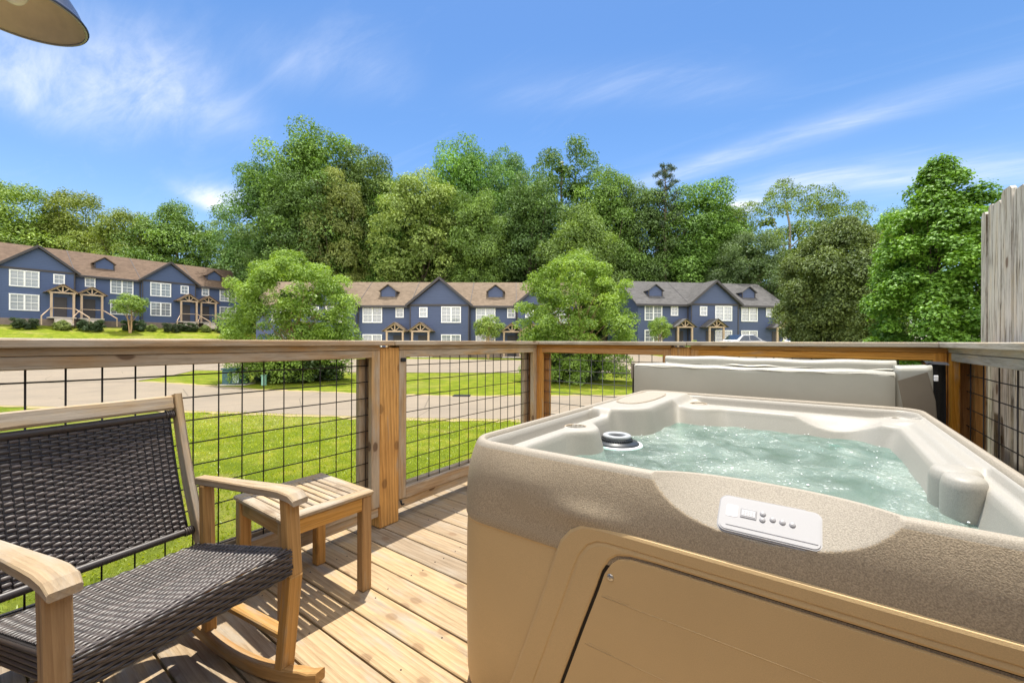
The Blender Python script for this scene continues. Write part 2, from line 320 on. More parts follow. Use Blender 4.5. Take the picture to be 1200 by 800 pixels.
# ------------------------------------------------------------------ mesh helpers
RNG = random.Random(7)
def I4(): return Matrix.Identity(4)
class MB:
    def __init__(s, Mx=None):
        s.v = []; s.f = []; s.gr = []; s.rn = []; s.mi = []; s.Mx = Mx; s.cur = 0; s.smooth = []
    def _add(s, vs, fs, gr=None, rn=None, smooth=False):
        o = len(s.v)
        for p in vs:
            p = Vector(p)
            if s.Mx is not None: p = s.Mx @ p
            s.v.append(tuple(p))
        s.gr += gr if gr is not None else [tuple(p) for p in vs]
        r = RNG.random() if rn is None else rn
        s.rn += [r] * len(vs)
        for f in fs:
            s.f.append(tuple(i + o for i in f)); s.mi.append(s.cur); s.smooth.append(smooth)
    def box(s, c, size, rot=None, ch=.003, axis=None, rn=None):
        hx, hy, hz = (x / 2 for x in size); ch = min(ch, hx * .6, hy * .6, hz * .6)
        V = []; idx = {}
        for sx in (-1, 1):
            for sy in (-1, 1):
                for sz in (-1, 1):
                    for k in range(3):
                        p = [sx * hx, sy * hy, sz * hz]
                        for j in range(3):
                            if j != k: p[j] -= (sx, sy, sz)[j] * ch
                        idx[(sx, sy, sz, k)] = len(V); V.append(p)
        F = []
        S = (-1, 1)
        for sg in S:
            F.append([idx[(sg, a, b, 0)] for a, b in ((-1, -1), (1, -1), (1, 1), (-1, 1))][::sg])
            F.append([idx[(a, sg, b, 1)] for a, b in ((-1, -1), (-1, 1), (1, 1), (1, -1))][::sg])
            F.append([idx[(a, b, sg, 2)] for a, b in ((-1, -1), (1, -1), (1, 1), (-1, 1))][::sg])
        for a in S:
            for b in S:
                q = [idx[(-1, a, b, 1)], idx[(1, a, b, 1)], idx[(1, a, b, 2)], idx[(-1, a, b, 2)]]; F.append(q if a * b < 0 else q[::-1])
                q = [idx[(a, -1, b, 0)], idx[(a, 1, b, 0)], idx[(a, 1, b, 2)], idx[(a, -1, b, 2)]]; F.append(q if a * b > 0 else q[::-1])
                q = [idx[(a, b, -1, 0)], idx[(a, b, 1, 0)], idx[(a, b, 1, 1)], idx[(a, b, -1, 1)]]; F.append(q if a * b < 0 else q[::-1])
        for a in S:
            for b in S:
                for d in S:
                    q = [idx[(a, b, d, 0)], idx[(a, b, d, 1)], idx[(a, b, d, 2)]]; F.append(q if a * b * d > 0 else q[::-1])
        ax = axis if axis is not None else max(range(3), key=lambda k: size[k])
        o = (ax, (ax + 1) % 3, (ax + 2) % 3); off = [RNG.uniform(0, 50) for _ in range(3)]
        gr = [tuple(p[k] + off[k2] for k2, k in enumerate(o)) for p in V]
        m = Matrix.Translation(c)
        if rot is not None: m = m @ (rot.to_4x4() if len(rot) == 3 else rot)
        s._add([m @ Vector(p) for p in V], F, gr, rn)
    def beam(s, a, b, w, d, ch=.003, up=(0, 0, 1), rn=None):
        a, b = Vector(a), Vector(b); x = (b - a); ln = x.length; x.normalize()
        y = Vector(up).cross(x)
        if y.length < 1e-4: y = Vector((0, 1, 0)).cross(x)
        y.normalize(); z = x.cross(y)
        s.box((a + b) / 2, (ln, w, d), Matrix((x, y, z)).transposed(), ch, 0, rn)
    def tube(s, pts, rad, n=8, cap=True, smooth=True):
        pts = [Vector(p) for p in pts]; k = len(pts)
        if not hasattr(rad, '__len__'): rad = [rad] * k
        V = []; F = []; gr = []; acc = 0; off = RNG.uniform(0, 50); pu = None
        for i, p in enumerate(pts):
            t = (pts[min(i + 1, k - 1)] - pts[max(i - 1, 0)]).normalized()
            u = pu if pu is not None else (Vector((0, 0, 1)) if abs(t.z) < .9 else Vector((1, 0, 0)))
            u = (u - t * u.dot(t)).normalized(); pu = u; w_ = t.cross(u)
            if i: acc += (p - pts[i - 1]).length
            for j in range(n):
                a = 2 * math.pi * j / n
                V.append(p + (u * math.cos(a) + w_ * math.sin(a)) * rad[i]); gr.append((acc + off, math.cos(a) * rad[i] + off, math.sin(a) * rad[i]))
        for i in range(k - 1):
            for j in range(n):
                F.append((i * n + j, i * n + (j + 1) % n, (i + 1) * n + (j + 1) % n, (i + 1) * n + j))
        if cap: F.append(tuple(range(n))[::-1]); F.append(tuple((k - 1) * n + j for j in range(n)))
        s._add(V, F, gr, None, smooth)
    def prism(s, outline, fn0, fn1, smooth=False, cap0=True):
        """outline of 2-D points; fn0 / fn1 give the two 3-D faces"""
        n = len(outline); V = [fn0(*p) for p in outline] + [fn1(*p) for p in outline]
        F = [(i, (i + 1) % n, n + (i + 1) % n, n + i) for i in range(n)]
        F.append(tuple(range(n, 2 * n)))
        if cap0: F.append(tuple(range(n))[::-1])
        s._add(V, F, None, None, smooth)
    def lathe(s, prof, c=(0, 0, 0), n=32, smooth=True, axis=None):
        V = []; F = []; k = len(prof); m = Matrix.Translation(c)
        if axis is not None: m = m @ Vector(axis).to_track_quat('Z', 'Y').to_matrix().to_4x4()
        for r, z in prof:
            for j in range(n):
                a = 2 * math.pi * j / n; V.append(m @ Vector((r * math.cos(a), r * math.sin(a), z)))
        for i in range(k - 1):
            for j in range(n): F.append((i * n + j, i * n + (j + 1) % n, (i + 1) * n + (j + 1) % n, (i + 1) * n + j))
        s._add(V, F, None, None, smooth)
    def grid(s, fn, nu, nv, smooth=True, gr=None, flip=False):
        V = [fn(i / nu, j / nv) for j in range(nv + 1) for i in range(nu + 1)]; W = nu + 1
        F = [(j * W + i, j * W + i + 1, (j + 1) * W + i + 1, (j + 1) * W + i) for j in range(nv) for i in range(nu)]
        if flip: F = [f[::-1] for f in F]
        g = [gr(i / nu, j / nv) for j in range(nv + 1) for i in range(nu + 1)] if gr else None
        s._add(V, F, g, None, smooth)
    def sphere(s, c, r, nu=16, nv=10, sc=(1, 1, 1)):
        s.grid(lambda u, v: (c[0] + sc[0] * r * math.sin(math.pi * v) * math.cos(2 * math.pi * u), c[1] + sc[1] * r * math.sin(math.pi * v) * math.sin(2 * math.pi * u), c[2] - sc[2] * r * math.cos(math.pi * v)), nu, nv)
    def mesh(s, name, mats):
        me = bpy.data.meshes.new(name); me.from_pydata(s.v, [], s.f)
        a = me.attributes.new('gr', 'FLOAT_VECTOR', 'POINT'); a.data.foreach_set('vector', np.array(s.gr, dtype=np.float32).ravel())
        a = me.attributes.new('rnd', 'FLOAT', 'POINT'); a.data.foreach_set('value', np.array(s.rn, dtype=np.float32))
        for m in (mats if isinstance(mats, (list, tuple)) else [mats]): me.materials.append(m)
        me.polygons.foreach_set('material_index', s.mi); me.polygons.foreach_set('use_smooth', s.smooth)
        me.update(); return me
    def build(s, name, mats, parent=None, world=False, loc=None):
        if world and parent is not None:
            inv = parent.matrix_basis.inverted()
            s.v = [tuple(inv @ Vector(p)) for p in s.v]
        o = bpy.data.objects.new(name, s.mesh(name, mats)); C.objects.link(o)
        if parent is not None: o.parent = parent
        if loc is not None: o.location = loc
        return o
def np_mesh(name, V, F, mat, smooth=False, mi=None):
    """V (n,3), F (m,4)"""
    me = bpy.data.meshes.new(name); k = F.shape[1]
    me.vertices.add(len(V)); me.vertices.foreach_set('co', V.astype(np.float32).ravel())
    me.loops.add(F.size); me.loops.foreach_set('vertex_index', F.astype(np.int32).ravel())
    me.polygons.add(len(F)); me.polygons.foreach_set('loop_start', np.arange(0, F.size, k, dtype=np.int32))
    for m in (mat if isinstance(mat, (list, tuple)) else [mat]): me.materials.append(m)
    if mi is not None: me.polygons.foreach_set('material_index', mi.astype(np.int32))
    me.polygons.foreach_set('use_smooth', np.full(len(F), smooth)); me.update(calc_edges=True); return me
def obj(name, me, parent=None, loc=None):
    o = bpy.data.objects.new(name, me); C.objects.link(o)
    if parent is not None: o.parent = parent
    if loc is not None: o.location = loc
    return o
def tag(o, label=None, cat=None, group=None, kind=None):
    for k, v in (('label', label), ('category', cat), ('group', group), ('kind', kind)):
        if v: o[k] = v
    return o
def thing(name, label, cat, loc=(0, 0, 0), rz=0, group=None):
    o = bpy.data.objects.new(name, None); C.objects.link(o); o.location = loc; o.rotation_euler = (0, 0, rz)
    o.empty_display_size = .2; return tag(o, label, cat, group)
def copy_tree(o, parent=None):
    c = o.copy(); C.objects.link(c)
    if parent is not None: c.parent = parent
    for ch in list(o.children): copy_tree(ch, c)
    return c
def CW(X, Z, z=0.0):                              # right / forward of the camera's heading, in metres, to world
    return Vector((X * CS - Z * SN, X * SN + Z * CS, z))
def sstep(a, b, x):
    t = np.clip((x - a) / (b - a), 0, 1); return t * t * (3 - 2 * t)
# ------------------------------------------------------------------ ground and roads
GZ = -0.5
LX, LZ, LB = -48.4, 40.0, R(55)                   # left row: start and heading in camera-right / forward metres
LU = (math.cos(LB), math.sin(LB)); LN = (math.sin(LB), -math.cos(LB))
def ground_h(X, Z):
    X = np.asarray(X, float); Z = np.asarray(Z, float)
    u = (X - LX) * LU[0] + (Z - LZ) * LU[1]; d = (X - LX) * LN[0] + (Z - LZ) * LN[1]
    h = np.where(d < 0.5, 2.52, np.where(d < 8.2, 2.52 - 1.40 * (d - .5) / 7.7, np.where(d < 15, 1.12 - .05 * (d - 8.2) / 6.8, 1.07 - 1.57 * sstep(15, 31, d))))
    fade = 1 - sstep(24, 31, u)
    bumps = .05 * np.sin(X * .31 + 1) * np.sin(Z * .27 + .5)
    far = sstep(60, 120, Z) * 1.5
    fade = fade; rise = .6 * sstep(2, 12, X) * sstep(22, 31, Z)
    return GZ + rise + (h - GZ) * fade + bumps * sstep(14, 30, np.hypot(X, Z)) + far * (1 - fade)
def lawnmat():
    m, n, l, b = newmat('lawn'); g = NG(m); o = g.coord('Object')
    big = g.noise(o, .35, 4, .6); mid = g.noise(o, 2.4, 5, .65); fine = g.noise(o, 42, 4, .75)
    c = g.mix(g.rng(fine, .30, .72), (.10, .15, .006), (.33, .37, .026))
    c = g.mix(g.rng(mid, .36, .62, .75, 0), c, (.10, .15, .010))
    c = g.mix(g.rng(mid, .52, .72, 0, .75), c, (.32, .29, .050))
    c = g.mix(g.rng(big, .50, .70, 0, .45), c, (.38, .32, .12))
    soil = g.rng(g.noise(o, .9, 6, .72), .60, .72, 0, .65)
    c = g.mix(soil, c, (.34, .24, .12))
    l.new(c, b.inputs['Base Color']); b.inputs['Roughness'].default_value = .9; b.inputs['Specular IOR Level'].default_value = .1
    l.new(g.bump(g.math('ADD', fine, mid), .9, .05), b.inputs['Normal']); return m
M['lawn'] = lawnmat()
def roadmat(name, col):
    m, n, l, b = newmat(name); g = NG(m); o = g.coord('Object')
    f = g.noise(o, 90, 3, .7); s_ = g.noise(g.map(o, (1, 1, 1)), .7, 6, .65); st = g.noise(o, 3.0, 6, .7)
    c = g.mix(g.rng(f, .3, .7), tuple(x * .78 for x in col), tuple(x * 1.2 for x in col))
    c = g.mix(g.rng(s_, .40, .66, 0, .55), c, tuple(x * y for x, y in zip(col, (.74, .76, .80))))
    c = g.mix(g.rng(st, .60, .72, 0, .35), c, tuple(x * .55 for x in col))
    ck = g.vor(g.map(o, (.33, .33, .33)), 1.0, 'DISTANCE_TO_EDGE')
    c = g.mix(g.rng(ck, .006, .0, 0, .6), c, tuple(x * .3 for x in col))
    l.new(c, b.inputs['Base Color']); b.inputs['Roughness'].default_value = .85; b.inputs['Specular IOR Level'].default_value = .25
    l.new(g.bump(f, .4, .01), b.inputs['Normal']); return m
M['road'] = roadmat('sun_bleached_asphalt', (.265, .217, .158))
xs = np.concatenate([np.linspace(-900, -150, 16)[:-1], np.linspace(-150, -70, 25)[:-1], np.linspace(-70, 60, 131)[:-1], np.linspace(60, 160, 26)[:-1], np.linspace(160, 900, 16)])
zs = np.concatenate([np.linspace(-60, -6, 10)[:-1], np.linspace(-6, 70, 115)[:-1], np.linspace(70, 150, 25)[:-1], np.linspace(150, 1500, 16)])
XX, ZZ = np.meshgrid(xs, zs); HH = ground_h(XX, ZZ)
gv = np.stack([XX * CS - ZZ * SN, XX * SN + ZZ * CS, HH], -1).reshape(-1, 3)
W_ = len(xs); ii, jj = np.meshgrid(np.arange(len(xs) - 1), np.arange(len(zs) - 1)); q = (jj * W_ + ii).ravel()
tag(obj('ground', np_mesh('ground', gv, np.stack([q, q + 1, q + W_ + 1, q + W_], 1), M['lawn'], True)), kind='structure')
def pg(px, py):                                   # a picture point that lies on the flat ground: right / forward
    Z = (CAM_H - GZ) * 495 / (py - 400); return ((px - 600) / 495 * Z, Z)
def ragged(poly, d, seed):
    r2 = random.Random(seed); out = []
    for k in range(141):
        a = interp(poly, k / 140); out.append((a[0], a[1] + d * r2.uniform(.35, 1.3)))
    return out
def interp(poly, t):
    k = min(int(t * (len(poly) - 1)), len(poly) - 2); f = t * (len(poly) - 1) - k
    return tuple(a + (b - a) * f for a, b in zip(poly[k], poly[k + 1]))
def strip(name, ea, eb, nu, nv, dz, mat):
    V = []; 
    for j in range(nv + 1):
        for i in range(nu + 1):
            a, b = interp(ea, i / nu), interp(eb, i / nu); f = j / nv
            V.append((a[0] + (b[0] - a[0]) * f, a[1] + (b[1] - a[1]) * f))
    V = np.array(V); H = ground_h(V[:, 0], V[:, 1]) + dz
    P = np.stack([V[:, 0] * CS - V[:, 1] * SN, V[:, 0] * SN + V[:, 1] * CS, H], 1); W = nu + 1
    ii, jj = np.meshgrid(np.arange(nu), np.arange(nv)); q = (jj * W + ii).ravel()
    return tag(obj(name, np_mesh(name, P, np.stack([q, q + 1, q + W + 1, q + W], 1), mat, True)), kind='structure')
near = [(-36, 6.2), (-22, 8.6)] + [pg(x, y) for x, y in ((0, 477), (160, 481), (300, 485), (460, 490), (620, 492), (800, 494))] + [(12, 8.2), (30, 7.5)]
far_ = [(-36, 16), (-24, 15.8)] + [pg(x, y) for x, y in ((60, 446), (172, 449), (300, 458), (420, 462), (540, 465), (720, 463.5))] + [(16, 12.9), (30, 12.8)]
M['verge'] = roadmat('dry_dirt_verge', (.36, .285, .13))
strip('verge', ragged(near, -.28, 1), near, 140, 3, .008, M['verge']); strip('verge', far_, ragged(far_, .30, 2), 140, 3, .008, M['verge'])
strip('road', near, far_, 70, 10, .012, M['road'])
sl = [(-24.5, 15.6), (-25.5, 19), (-26, 23), (-27.5, 28), (-30, 33), (-32.2, 36.8)]
sr = [(-14.6, 16.1), (-15.2, 18.5), (-17.0, 23), (-19, 30), (-23, 39), (-26.6, 43.6)]
strip('side_road', sl, sr, 40, 10, .020, M['road'])
strip('parking_lot', [(-17, 22.4), (-6, 21.3), (6, 21.6), (48, 22.5)], [(-20, 37), (-6, 36.5), (6, 37), (48, 38)], 40, 14, .016, M['road'])
def LP(u, d, dz=0.0):
    X = LX + LU[0] * u + LN[0] * d; Z = LZ + LU[1] * u + LN[1] * d
    return CW(X, Z, float(ground_h(X, Z)) + dz)
def lp2(u, d): return (LX + LU[0] * u + LN[0] * d, LZ + LU[1] * u + LN[1] * d)
strip('upper_road', [lp2(u, 8.4) for u in (-12, 0, 12, 23)], [lp2(u, 15.4) for u in (-12, 0, 12, 23)], 40, 6, .024, M['road'])
b = MB()
for k in range(34):
    u = -12 + k
    b.beam(LP(u, 8.25, .04), LP(u + .985, 8.25, .04), .16, .22, .02)
tag(b.build('kerb', M['concrete']), kind='structure')
# grass blades on the lawn beside the deck
def blades():
    r = np.random.default_rng(3); n = 110000
    x = -2.35 - (r.random(n) ** 1.5) * 9.0; y = r.uniform(-4.5, 9.5, n)
    X = x * CS + y * SN; Z = -x * SN + y * CS
    zn = np.interp(X, [p[0] for p in near], [p[1] for p in near])
    k = (Z < zn - .05 + r.normal(0, .10, n)) ; x, y, X, Z = x[k], y[k], X[k], Z[k]; n = len(x)
    h = r.uniform(.012, .034, n) * (1 + .4 * np.sin(x * 1.7) * np.cos(y * 1.3)); a = r.uniform(0, 6.283, n); wd = r.uniform(.004, .009, n) * (1 + np.hypot(x, y) * .12)
    lean = r.uniform(0, .05, n); la = r.uniform(0, 6.283, n)
    b0 = np.stack([x, y, np.full(n, GZ - .01)], 1); dx = np.stack([np.cos(a) * wd, np.sin(a) * wd, 0 * a], 1)
    tip = b0 + np.stack([np.cos(la) * lean, np.sin(la) * lean, h + .01], 1)
    V = np.stack([b0 - dx, b0 + dx, tip], 1).reshape(-1, 3); F = np.arange(3 * n).reshape(-1, 3)
    return tag(obj('grass', np_mesh('grass', V, F, M['blade'])), kind='stuff')
M['blade'] = leafmat('grass_blades', (.22, .30, .012), (.55, .60, .045), .5, 0, 0, .5)
blades()

# ------------------------------------------------------------------ townhouse rows
def win_mesh(w, h, cols, rows, double):
    b = MB(); t = .095; d = .08
    for sx in (-1, 1): b.box((sx * (w / 2 + t / 2), -d / 2, 0), (t, d, h + 2 * t), None, .008)
    for sz in (-1, 1): b.box((0, -d / 2 - .003, sz * (h / 2 + t / 2)), (w + 2 * t + .02, d, t), None, .008)
    if double: b.box((0, -d / 2 + .004, 0), (t * 1.3, d - .01, h), None, .006)
    b.box((0, -.025, 0), (w, .04, .05), None, .004)
    for k in range(1, cols): 
        if not (double and k * 2 == cols): b.box((-w / 2 + w * k / cols, -.018, 0), (.022, .022, h), None, .003)
    for k in range(1, rows):
        if k * 2 != rows: b.box((0, -.016, -h / 2 + h * k / rows), (w, .018, .022), None, .003)
    p = MB(); p.box((0, -.004, 0), (w, .012, h), None, .001)
    return b.mesh('window', M['trim_white']), p.mesh('pane', M['pane'])
WIN = {'double': win_mesh(1.75, 1.40, 4, 4, True), 'small': win_mesh(.62, .80, 2, 2, False)}
def add_window(root, kind, u, v, z, s=1.0):
    f, p = WIN[kind]; o = obj('window', f, root, (u, v, z)); o.scale = (s, 1, s)
    obj('pane', p, o)
def porch(root, u, v, z0, raised):
    """open gabled porch on two timber posts, with the door behind it"""
    w, d, h = 1.75, 1.25, 2.35; zb = z0 + raised
    b = MB(Matrix.Translation((u, v, 0)))
    for sx in (-1, 1): b.box((sx * (w / 2 - .1), -d + .1, zb + h / 2), (.17, .17, h), None, .01)
    b.box((0, -d + .1, zb + h + .07), (w + .1, .16, .15), None, .01)
    for sx in (-1, 1): 
        b.box((sx * (w / 2 - .1), -d / 2, zb + h + .07), (.13, d, .13), None, .01)
        b.beam((sx * (w / 2 + .18), -d + .06, zb + h + .10), (0, -d + .06, zb + h + .82), .12, .13, .01)
        b.beam((sx * .05, -d + .10, zb + h + .12), (sx * .45, -d + .10, zb + h + .50), .08, .08, .005)
    b.box((0, -d + .09, zb + h + .45), (.10, .10, .65), None, .005)
    b.build('porch_frame', M['porch_wood'], root)
    r = MB(Matrix.Translation((u, v, 0)))
    for sx in (-1, 1): r.beam((sx * (w / 2 + .34), -d / 2 - .06, zb + h + .05), (sx * .015, -d / 2 - .06, zb + h + .93), .06, d + .32, .01, (0, 1, 0))
    r.build('porch_roof', root['roofmat'] and M[root['roofmat']], root)
    s_ = MB(Matrix.Translation((u, v, 0)))
    s_.box((0, -d / 2 - .02, zb - .06), (w + .15, d + .1, .12), None, .01)
    if raised > .3:
        k = int(raised / .18)
        for i in range(k): s_.box((0, -d - .05 - .28 * (i + .5), z0 + (k - i) * raised / (k + 1) / 2), (1.2, .28, (k - i) * raised / (k + 1)), None, .01)
    s_.build('porch_steps', M['concrete'], root)
    dd = MB(); dd.box((0, -.03, 0), (.92, .06, 2.05), None, .01); dd.box((0, -.065, .45), (.55, .02, .8), None, .005)
    o = dd.build('door', M['trim_dark'], root, loc=(u, v, zb + 1.03))
    hb = MB(); hb.sphere((.36, -.09, -.05), .04, 8, 6); hb.build('door_handle', M['steel'], o)
    if raised > .3:
        h_ = MB(Matrix.Translation((u, v, 0)))
        sx = 1 if root['flip'] else -1
        for e in (-1, 1):
            h_.beam((e * (w / 2 - .1), -d + .1, zb + .95), (e * (w / 2 + .75), -d - 1.5, z0 + .85), .06, .08, .005)
            h_.beam((e * (w / 2 + .75), -d - 1.5, z0), (e * (w / 2 + .75), -d - 1.5, z0 + .9), .09, .09, .005)
        h_.box((0, -d + .09, zb + .9), (w - .3, .06, .07), None, .005)
        h_.build('handrail', M['porch_wood'], root)
def dormer(root, u, zE, slope, dep, wallmat, roofmat):
    v0 = 1.15; zb = zE + slope * v0 + .12; w = 1.5; h = 1.05
    z0 = zE + slope * (v0 - .1)
    b = MB()
    o2 = [(-w / 2, z0), (w / 2, z0), (w / 2, zb + h * .60), (0, zb + h * .60 + .55), (-w / 2, zb + h * .60)]
    b.prism(o2, lambda x, z: (u + x, v0 + 2.2, z), lambda x, z: (u + x, v0, z))
    b.build('dormer_wall', M[wallmat], root)
    r = MB(); zt = zb + h * .60
    for sx in (-1, 1): r.beam((u + sx * (w / 2 + .2), v0 + .85, zt - .06), (u + sx * .02, v0 + .85, zt + .66), .09, 2.15, .01, (0, 1, 0))
    r.build('dormer_roof', M[roofmat], root)
    for sx in (-1, 1):
        t = MB(); t.box((u + sx * (w / 2 + .02), v0 - .03, (z0 + zt) / 2), (.10, .08, zt - z0), None, .005); t.build('dormer_trim', M['trim_dark'], root)
def row(label, X, Z, beta, base, sections, eave, rise, dep, wall, roof, raised, group, flip=False):
    """sections: (kind, u0, u1, layout) with kind gable / recess; layout = list of (what, u)"""
    root = thing('townhouse_row', label, 'townhouses', CW(X, Z, base), YAW + beta, group)
    root['roofmat'] = roof; root['flip'] = flip
    U0, U1 = sections[0][1], sections[-1][2]; slope = rise / (dep / 2); F = .35; P = .55
    b = MB()
    o2 = [(0, -.6), (dep, -.6), (dep, eave), (dep / 2, eave + rise), (0, eave)]
    b.prism(o2, lambda y, z: (U0, y, z), lambda y, z: (U1, y, z))
    b.build('wall', M[wall], root)
    r = MB(); th = .14
    for sgn in (0, 1):
        v_ = lambda v: v if sgn == 0 else dep - v
        a, c = (v_(-.38), eave - .38 * slope), (dep / 2, eave + rise)
        o2 = [a, c, (c[0], c[1] + th), (a[0], a[1] + th)]
        r.prism(o2 if sgn == 0 else o2[::-1], lambda y, z: (U0 - F, y, z + .01), lambda y, z: (U1 + F, y, z + .01))
    r.build('roof', M[roof], root)
    fb = MB(); fb.box(((U0 + U1) / 2, -.40, eave - .38 * slope + .02), (U1 - U0 + 2 * F, .05, .22), None, .01)
    for k, (kind, a, c, lay) in enumerate(sections):
        if k: fb.beam((a, -.33, eave - .33 * slope + th + .03), (a, dep / 2, eave + rise + th + .02), .05, .05, .01, (0, 0, 1)); fb.box((a, -.07, eave / 2), (.10, .09, eave), None, .01)
    fb.build('fascia', M['trim_dark'], root)
    ft = MB(); ft.box(((U0 + U1) / 2, dep / 2, .16), (U1 - U0 + .12, dep + .12, 1.0), None, .02); ft.build('foundation', M['brick'], root)
    for kind, a, c, lay in sections:
        v = 0
        if kind == 'gable':
            v = -P; mid = (a + c) / 2; hw = (c - a) / 2; gr_ = min(rise * .98, hw * 1.02 * .82)
            g = MB(); o2 = [(a + .06, -.6), (c - .06, -.6), (c - .06, eave), (mid, eave + gr_ * .96), (a + .06, eave)]
            vb = min(dep / 2, gr_ / slope + .1)
            g.prism(o2, lambda x, z: (x, vb, z), lambda x, z: (x, v, z)); g.build('gable_wall', M[wall], root)
            q = MB(); s2 = gr_ / hw
            for sx in (-1, 1):
                e = (mid + sx * (hw + .28), eave - .28 * s2); o3 = [e, (mid, eave + gr_), (mid, eave + gr_ + .17), (e[0], e[1] + .17)]
                if sx > 0: o3 = o3[::-1]
                q.prism(o3, lambda x, z: (x, vb, z), lambda x, z: (x, v - .35, z))
            q.build('gable_roof', M[roof], root)
            t = MB()
            for sx in (-1, 1): t.beam((mid + sx * (hw + .29), v - .38, eave - .29 * s2 + .07), (mid, v - .38, eave + gr_ + .07), .22, .05, .01, (0, 1, 0))
            t.box((mid, v - .03, eave - .08), (c - a - .1, .08, .20), None, .01)
            t.box((a + .10, v - .02, eave / 2), (.10, .06, eave), None, .01); t.box((c - .10, v - .02, eave / 2), (.10, .06, eave), None, .01)
            t.build('gable_trim', M['trim_dark'], root)
            g2 = MB(); g2.box((mid, v + .27, .16), (c - a - .02, .7, 1.0), None, .02); g2.build('foundation', M['brick'], root)
        for what, u in lay:
            z1, z2 = raised + 1.35, eave - 1.02
            if what == 'double': add_window(root, 'double', u, v - .003, z2); add_window(root, 'double', u, v - .003, z1)
            elif what == 'upper': add_window(root, 'double', u, v - .003, z2)
            elif what == 'small': add_window(root, 'small', u, v - .003, z2 + .22)
            elif what == 'porch': porch(root, u, v - .003, 0, raised)
            elif what == 'dormer': dormer(root, u, eave, slope, dep, wall, roof)
    del root['roofmat']; del root['flip']
    return root
G_ROWS = 'townhouse rows around the green'
W5 = 5.3
def unit(u0, first):
    a, c, d = u0, u0 + 5.25, u0 + 10.5
    return [('gable', a, c, [('double', a + 1.75), ('small', a + 4.05), ('porch', a + 4.15)]), ('recess', c, d, [('small', c + 1.15), ('porch', c + 1.1), ('double', c + 3.7), ('dormer', c + 2.5)])]
row('blue townhouse row with warm brown roof standing on the grassy bank at the left', LX, LZ, LB, 2.52,
    [('recess', -6.5, -.35, [('dormer', -3.2), ('double', -4.2)])] + [(k, a - .35, c - .35, [(w, x - .35) for w, x in l]) for k, a, c, l in unit(0, 1) + unit(10.5, 0)],
    5.5, 2.75, 8.0, 'siding', 'roof_brown', .85, G_ROWS)
mz = 42.0
def mx_(px): return (px - 600) / 495 * mz
s0 = mx_(300)
def S(px): return mx_(px) - s0
row('long slate blue townhouse row with tan roof, partly behind both round green trees', s0, mz, 0.0, -.5,
    [('recess', 0, S(352), [('double', S(330))]), ('gable', S(352), S(420), [('double', S(396)), ('porch', S(365)), ('small', S(372))]),
     ('recess', S(420), S(481), [('double', S(436.5)), ('small', S(468.5)), ('porch', S(466.5)), ('dormer', S(451))]),
     ('gable', S(481), S(551), [('small', S(497.5)), ('porch', S(497)), ('double', S(529.5))]),
     ('recess', S(551), S(605), [('double', S(569)), ('small', S(599)), ('porch', S(600)), ('dormer', S(580))]),
     ('gable', S(605), S(672), [('small', S(620)), ('double', S(655)), ('porch', S(622))])],
    5.22, 2.65, 8.2, 'siding_dark', 'roof_tan', .12, G_ROWS)
rb = R(8)
row('slate blue townhouse row with gray roof, beside the dark round tree at the right', 13.1, 44.0, rb, .1,
    [('recess', 0, 5.55, [('double', 1.7), ('small', 4.05), ('porch', 4.6), ('dormer', 2.5)]),
     ('gable', 5.55, 11.1, [('small', 7.0), ('porch', 7.75), ('double', 9.3)]),
     ('recess', 11.1, 16.7, [('double', 12.7), ('small', 15.1), ('porch', 15.9), ('dormer', 13.5)])],
    5.05, 2.75, 8.6, 'siding_dark', 'roof_gray', .12, G_ROWS)
# ------------------------------------------------------------------ trees and shrubs
def leaves(clumps, per, size, seed, up=.55, aspect=.55, thick=(.70, 1.06), flat=.72):
    """clumps (n,4): centre and radius -> little folded leaf faces spread through each clump"""
    r = np.random.default_rng(seed); c = np.asarray(clumps); n = len(c)
    k = np.maximum(3, (per * (c[:, 3] / c[:, 3].mean()) ** 2).astype(int)); idx = np.repeat(np.arange(n), k); m = len(idx)
    d = r.normal(size=(m, 3)); d /= np.linalg.norm(d, axis=1, keepdims=True); d[:, 2] = np.where(d[:, 2] < -.5, -d[:, 2], d[:, 2])
    rad = c[idx, 3] * r.uniform(*thick, m)
    ctr = c[idx, :3] + d * rad[:, None] * np.array([1, 1, flat])
    ctr += r.normal(size=(m, 3)) * c[idx, 3:4] * .10
    nrm = d * .7 + np.array([0, 0, up]) + r.normal(size=(m, 3)) * .38; nrm /= np.linalg.norm(nrm, axis=1, keepdims=True)
    t = r.normal(size=(m, 3)); t -= nrm * (t * nrm).sum(1, keepdims=True); t /= np.linalg.norm(t, axis=1, keepdims=True)
    bt = np.cross(nrm, t); s = size * r.uniform(.6, 1.35, m)[:, None]
    V = np.stack([ctr - t * s * .5, ctr + bt * s * aspect * .5 + nrm * s * .08, ctr + t * s * .5 - nrm * s * .06, ctr - bt * s * aspect * .5 + nrm * s * .08], 1).reshape(-1, 3)
    global CLUMP; CLUMP = np.repeat(r.random(n)[idx], 4)
    return V, np.arange(4 * m).reshape(-1, 4)
def clumped(me):
    a = me.attributes.new('clump', 'FLOAT', 'POINT'); a.data.foreach_set('value', CLUMP.astype(np.float32)); return me
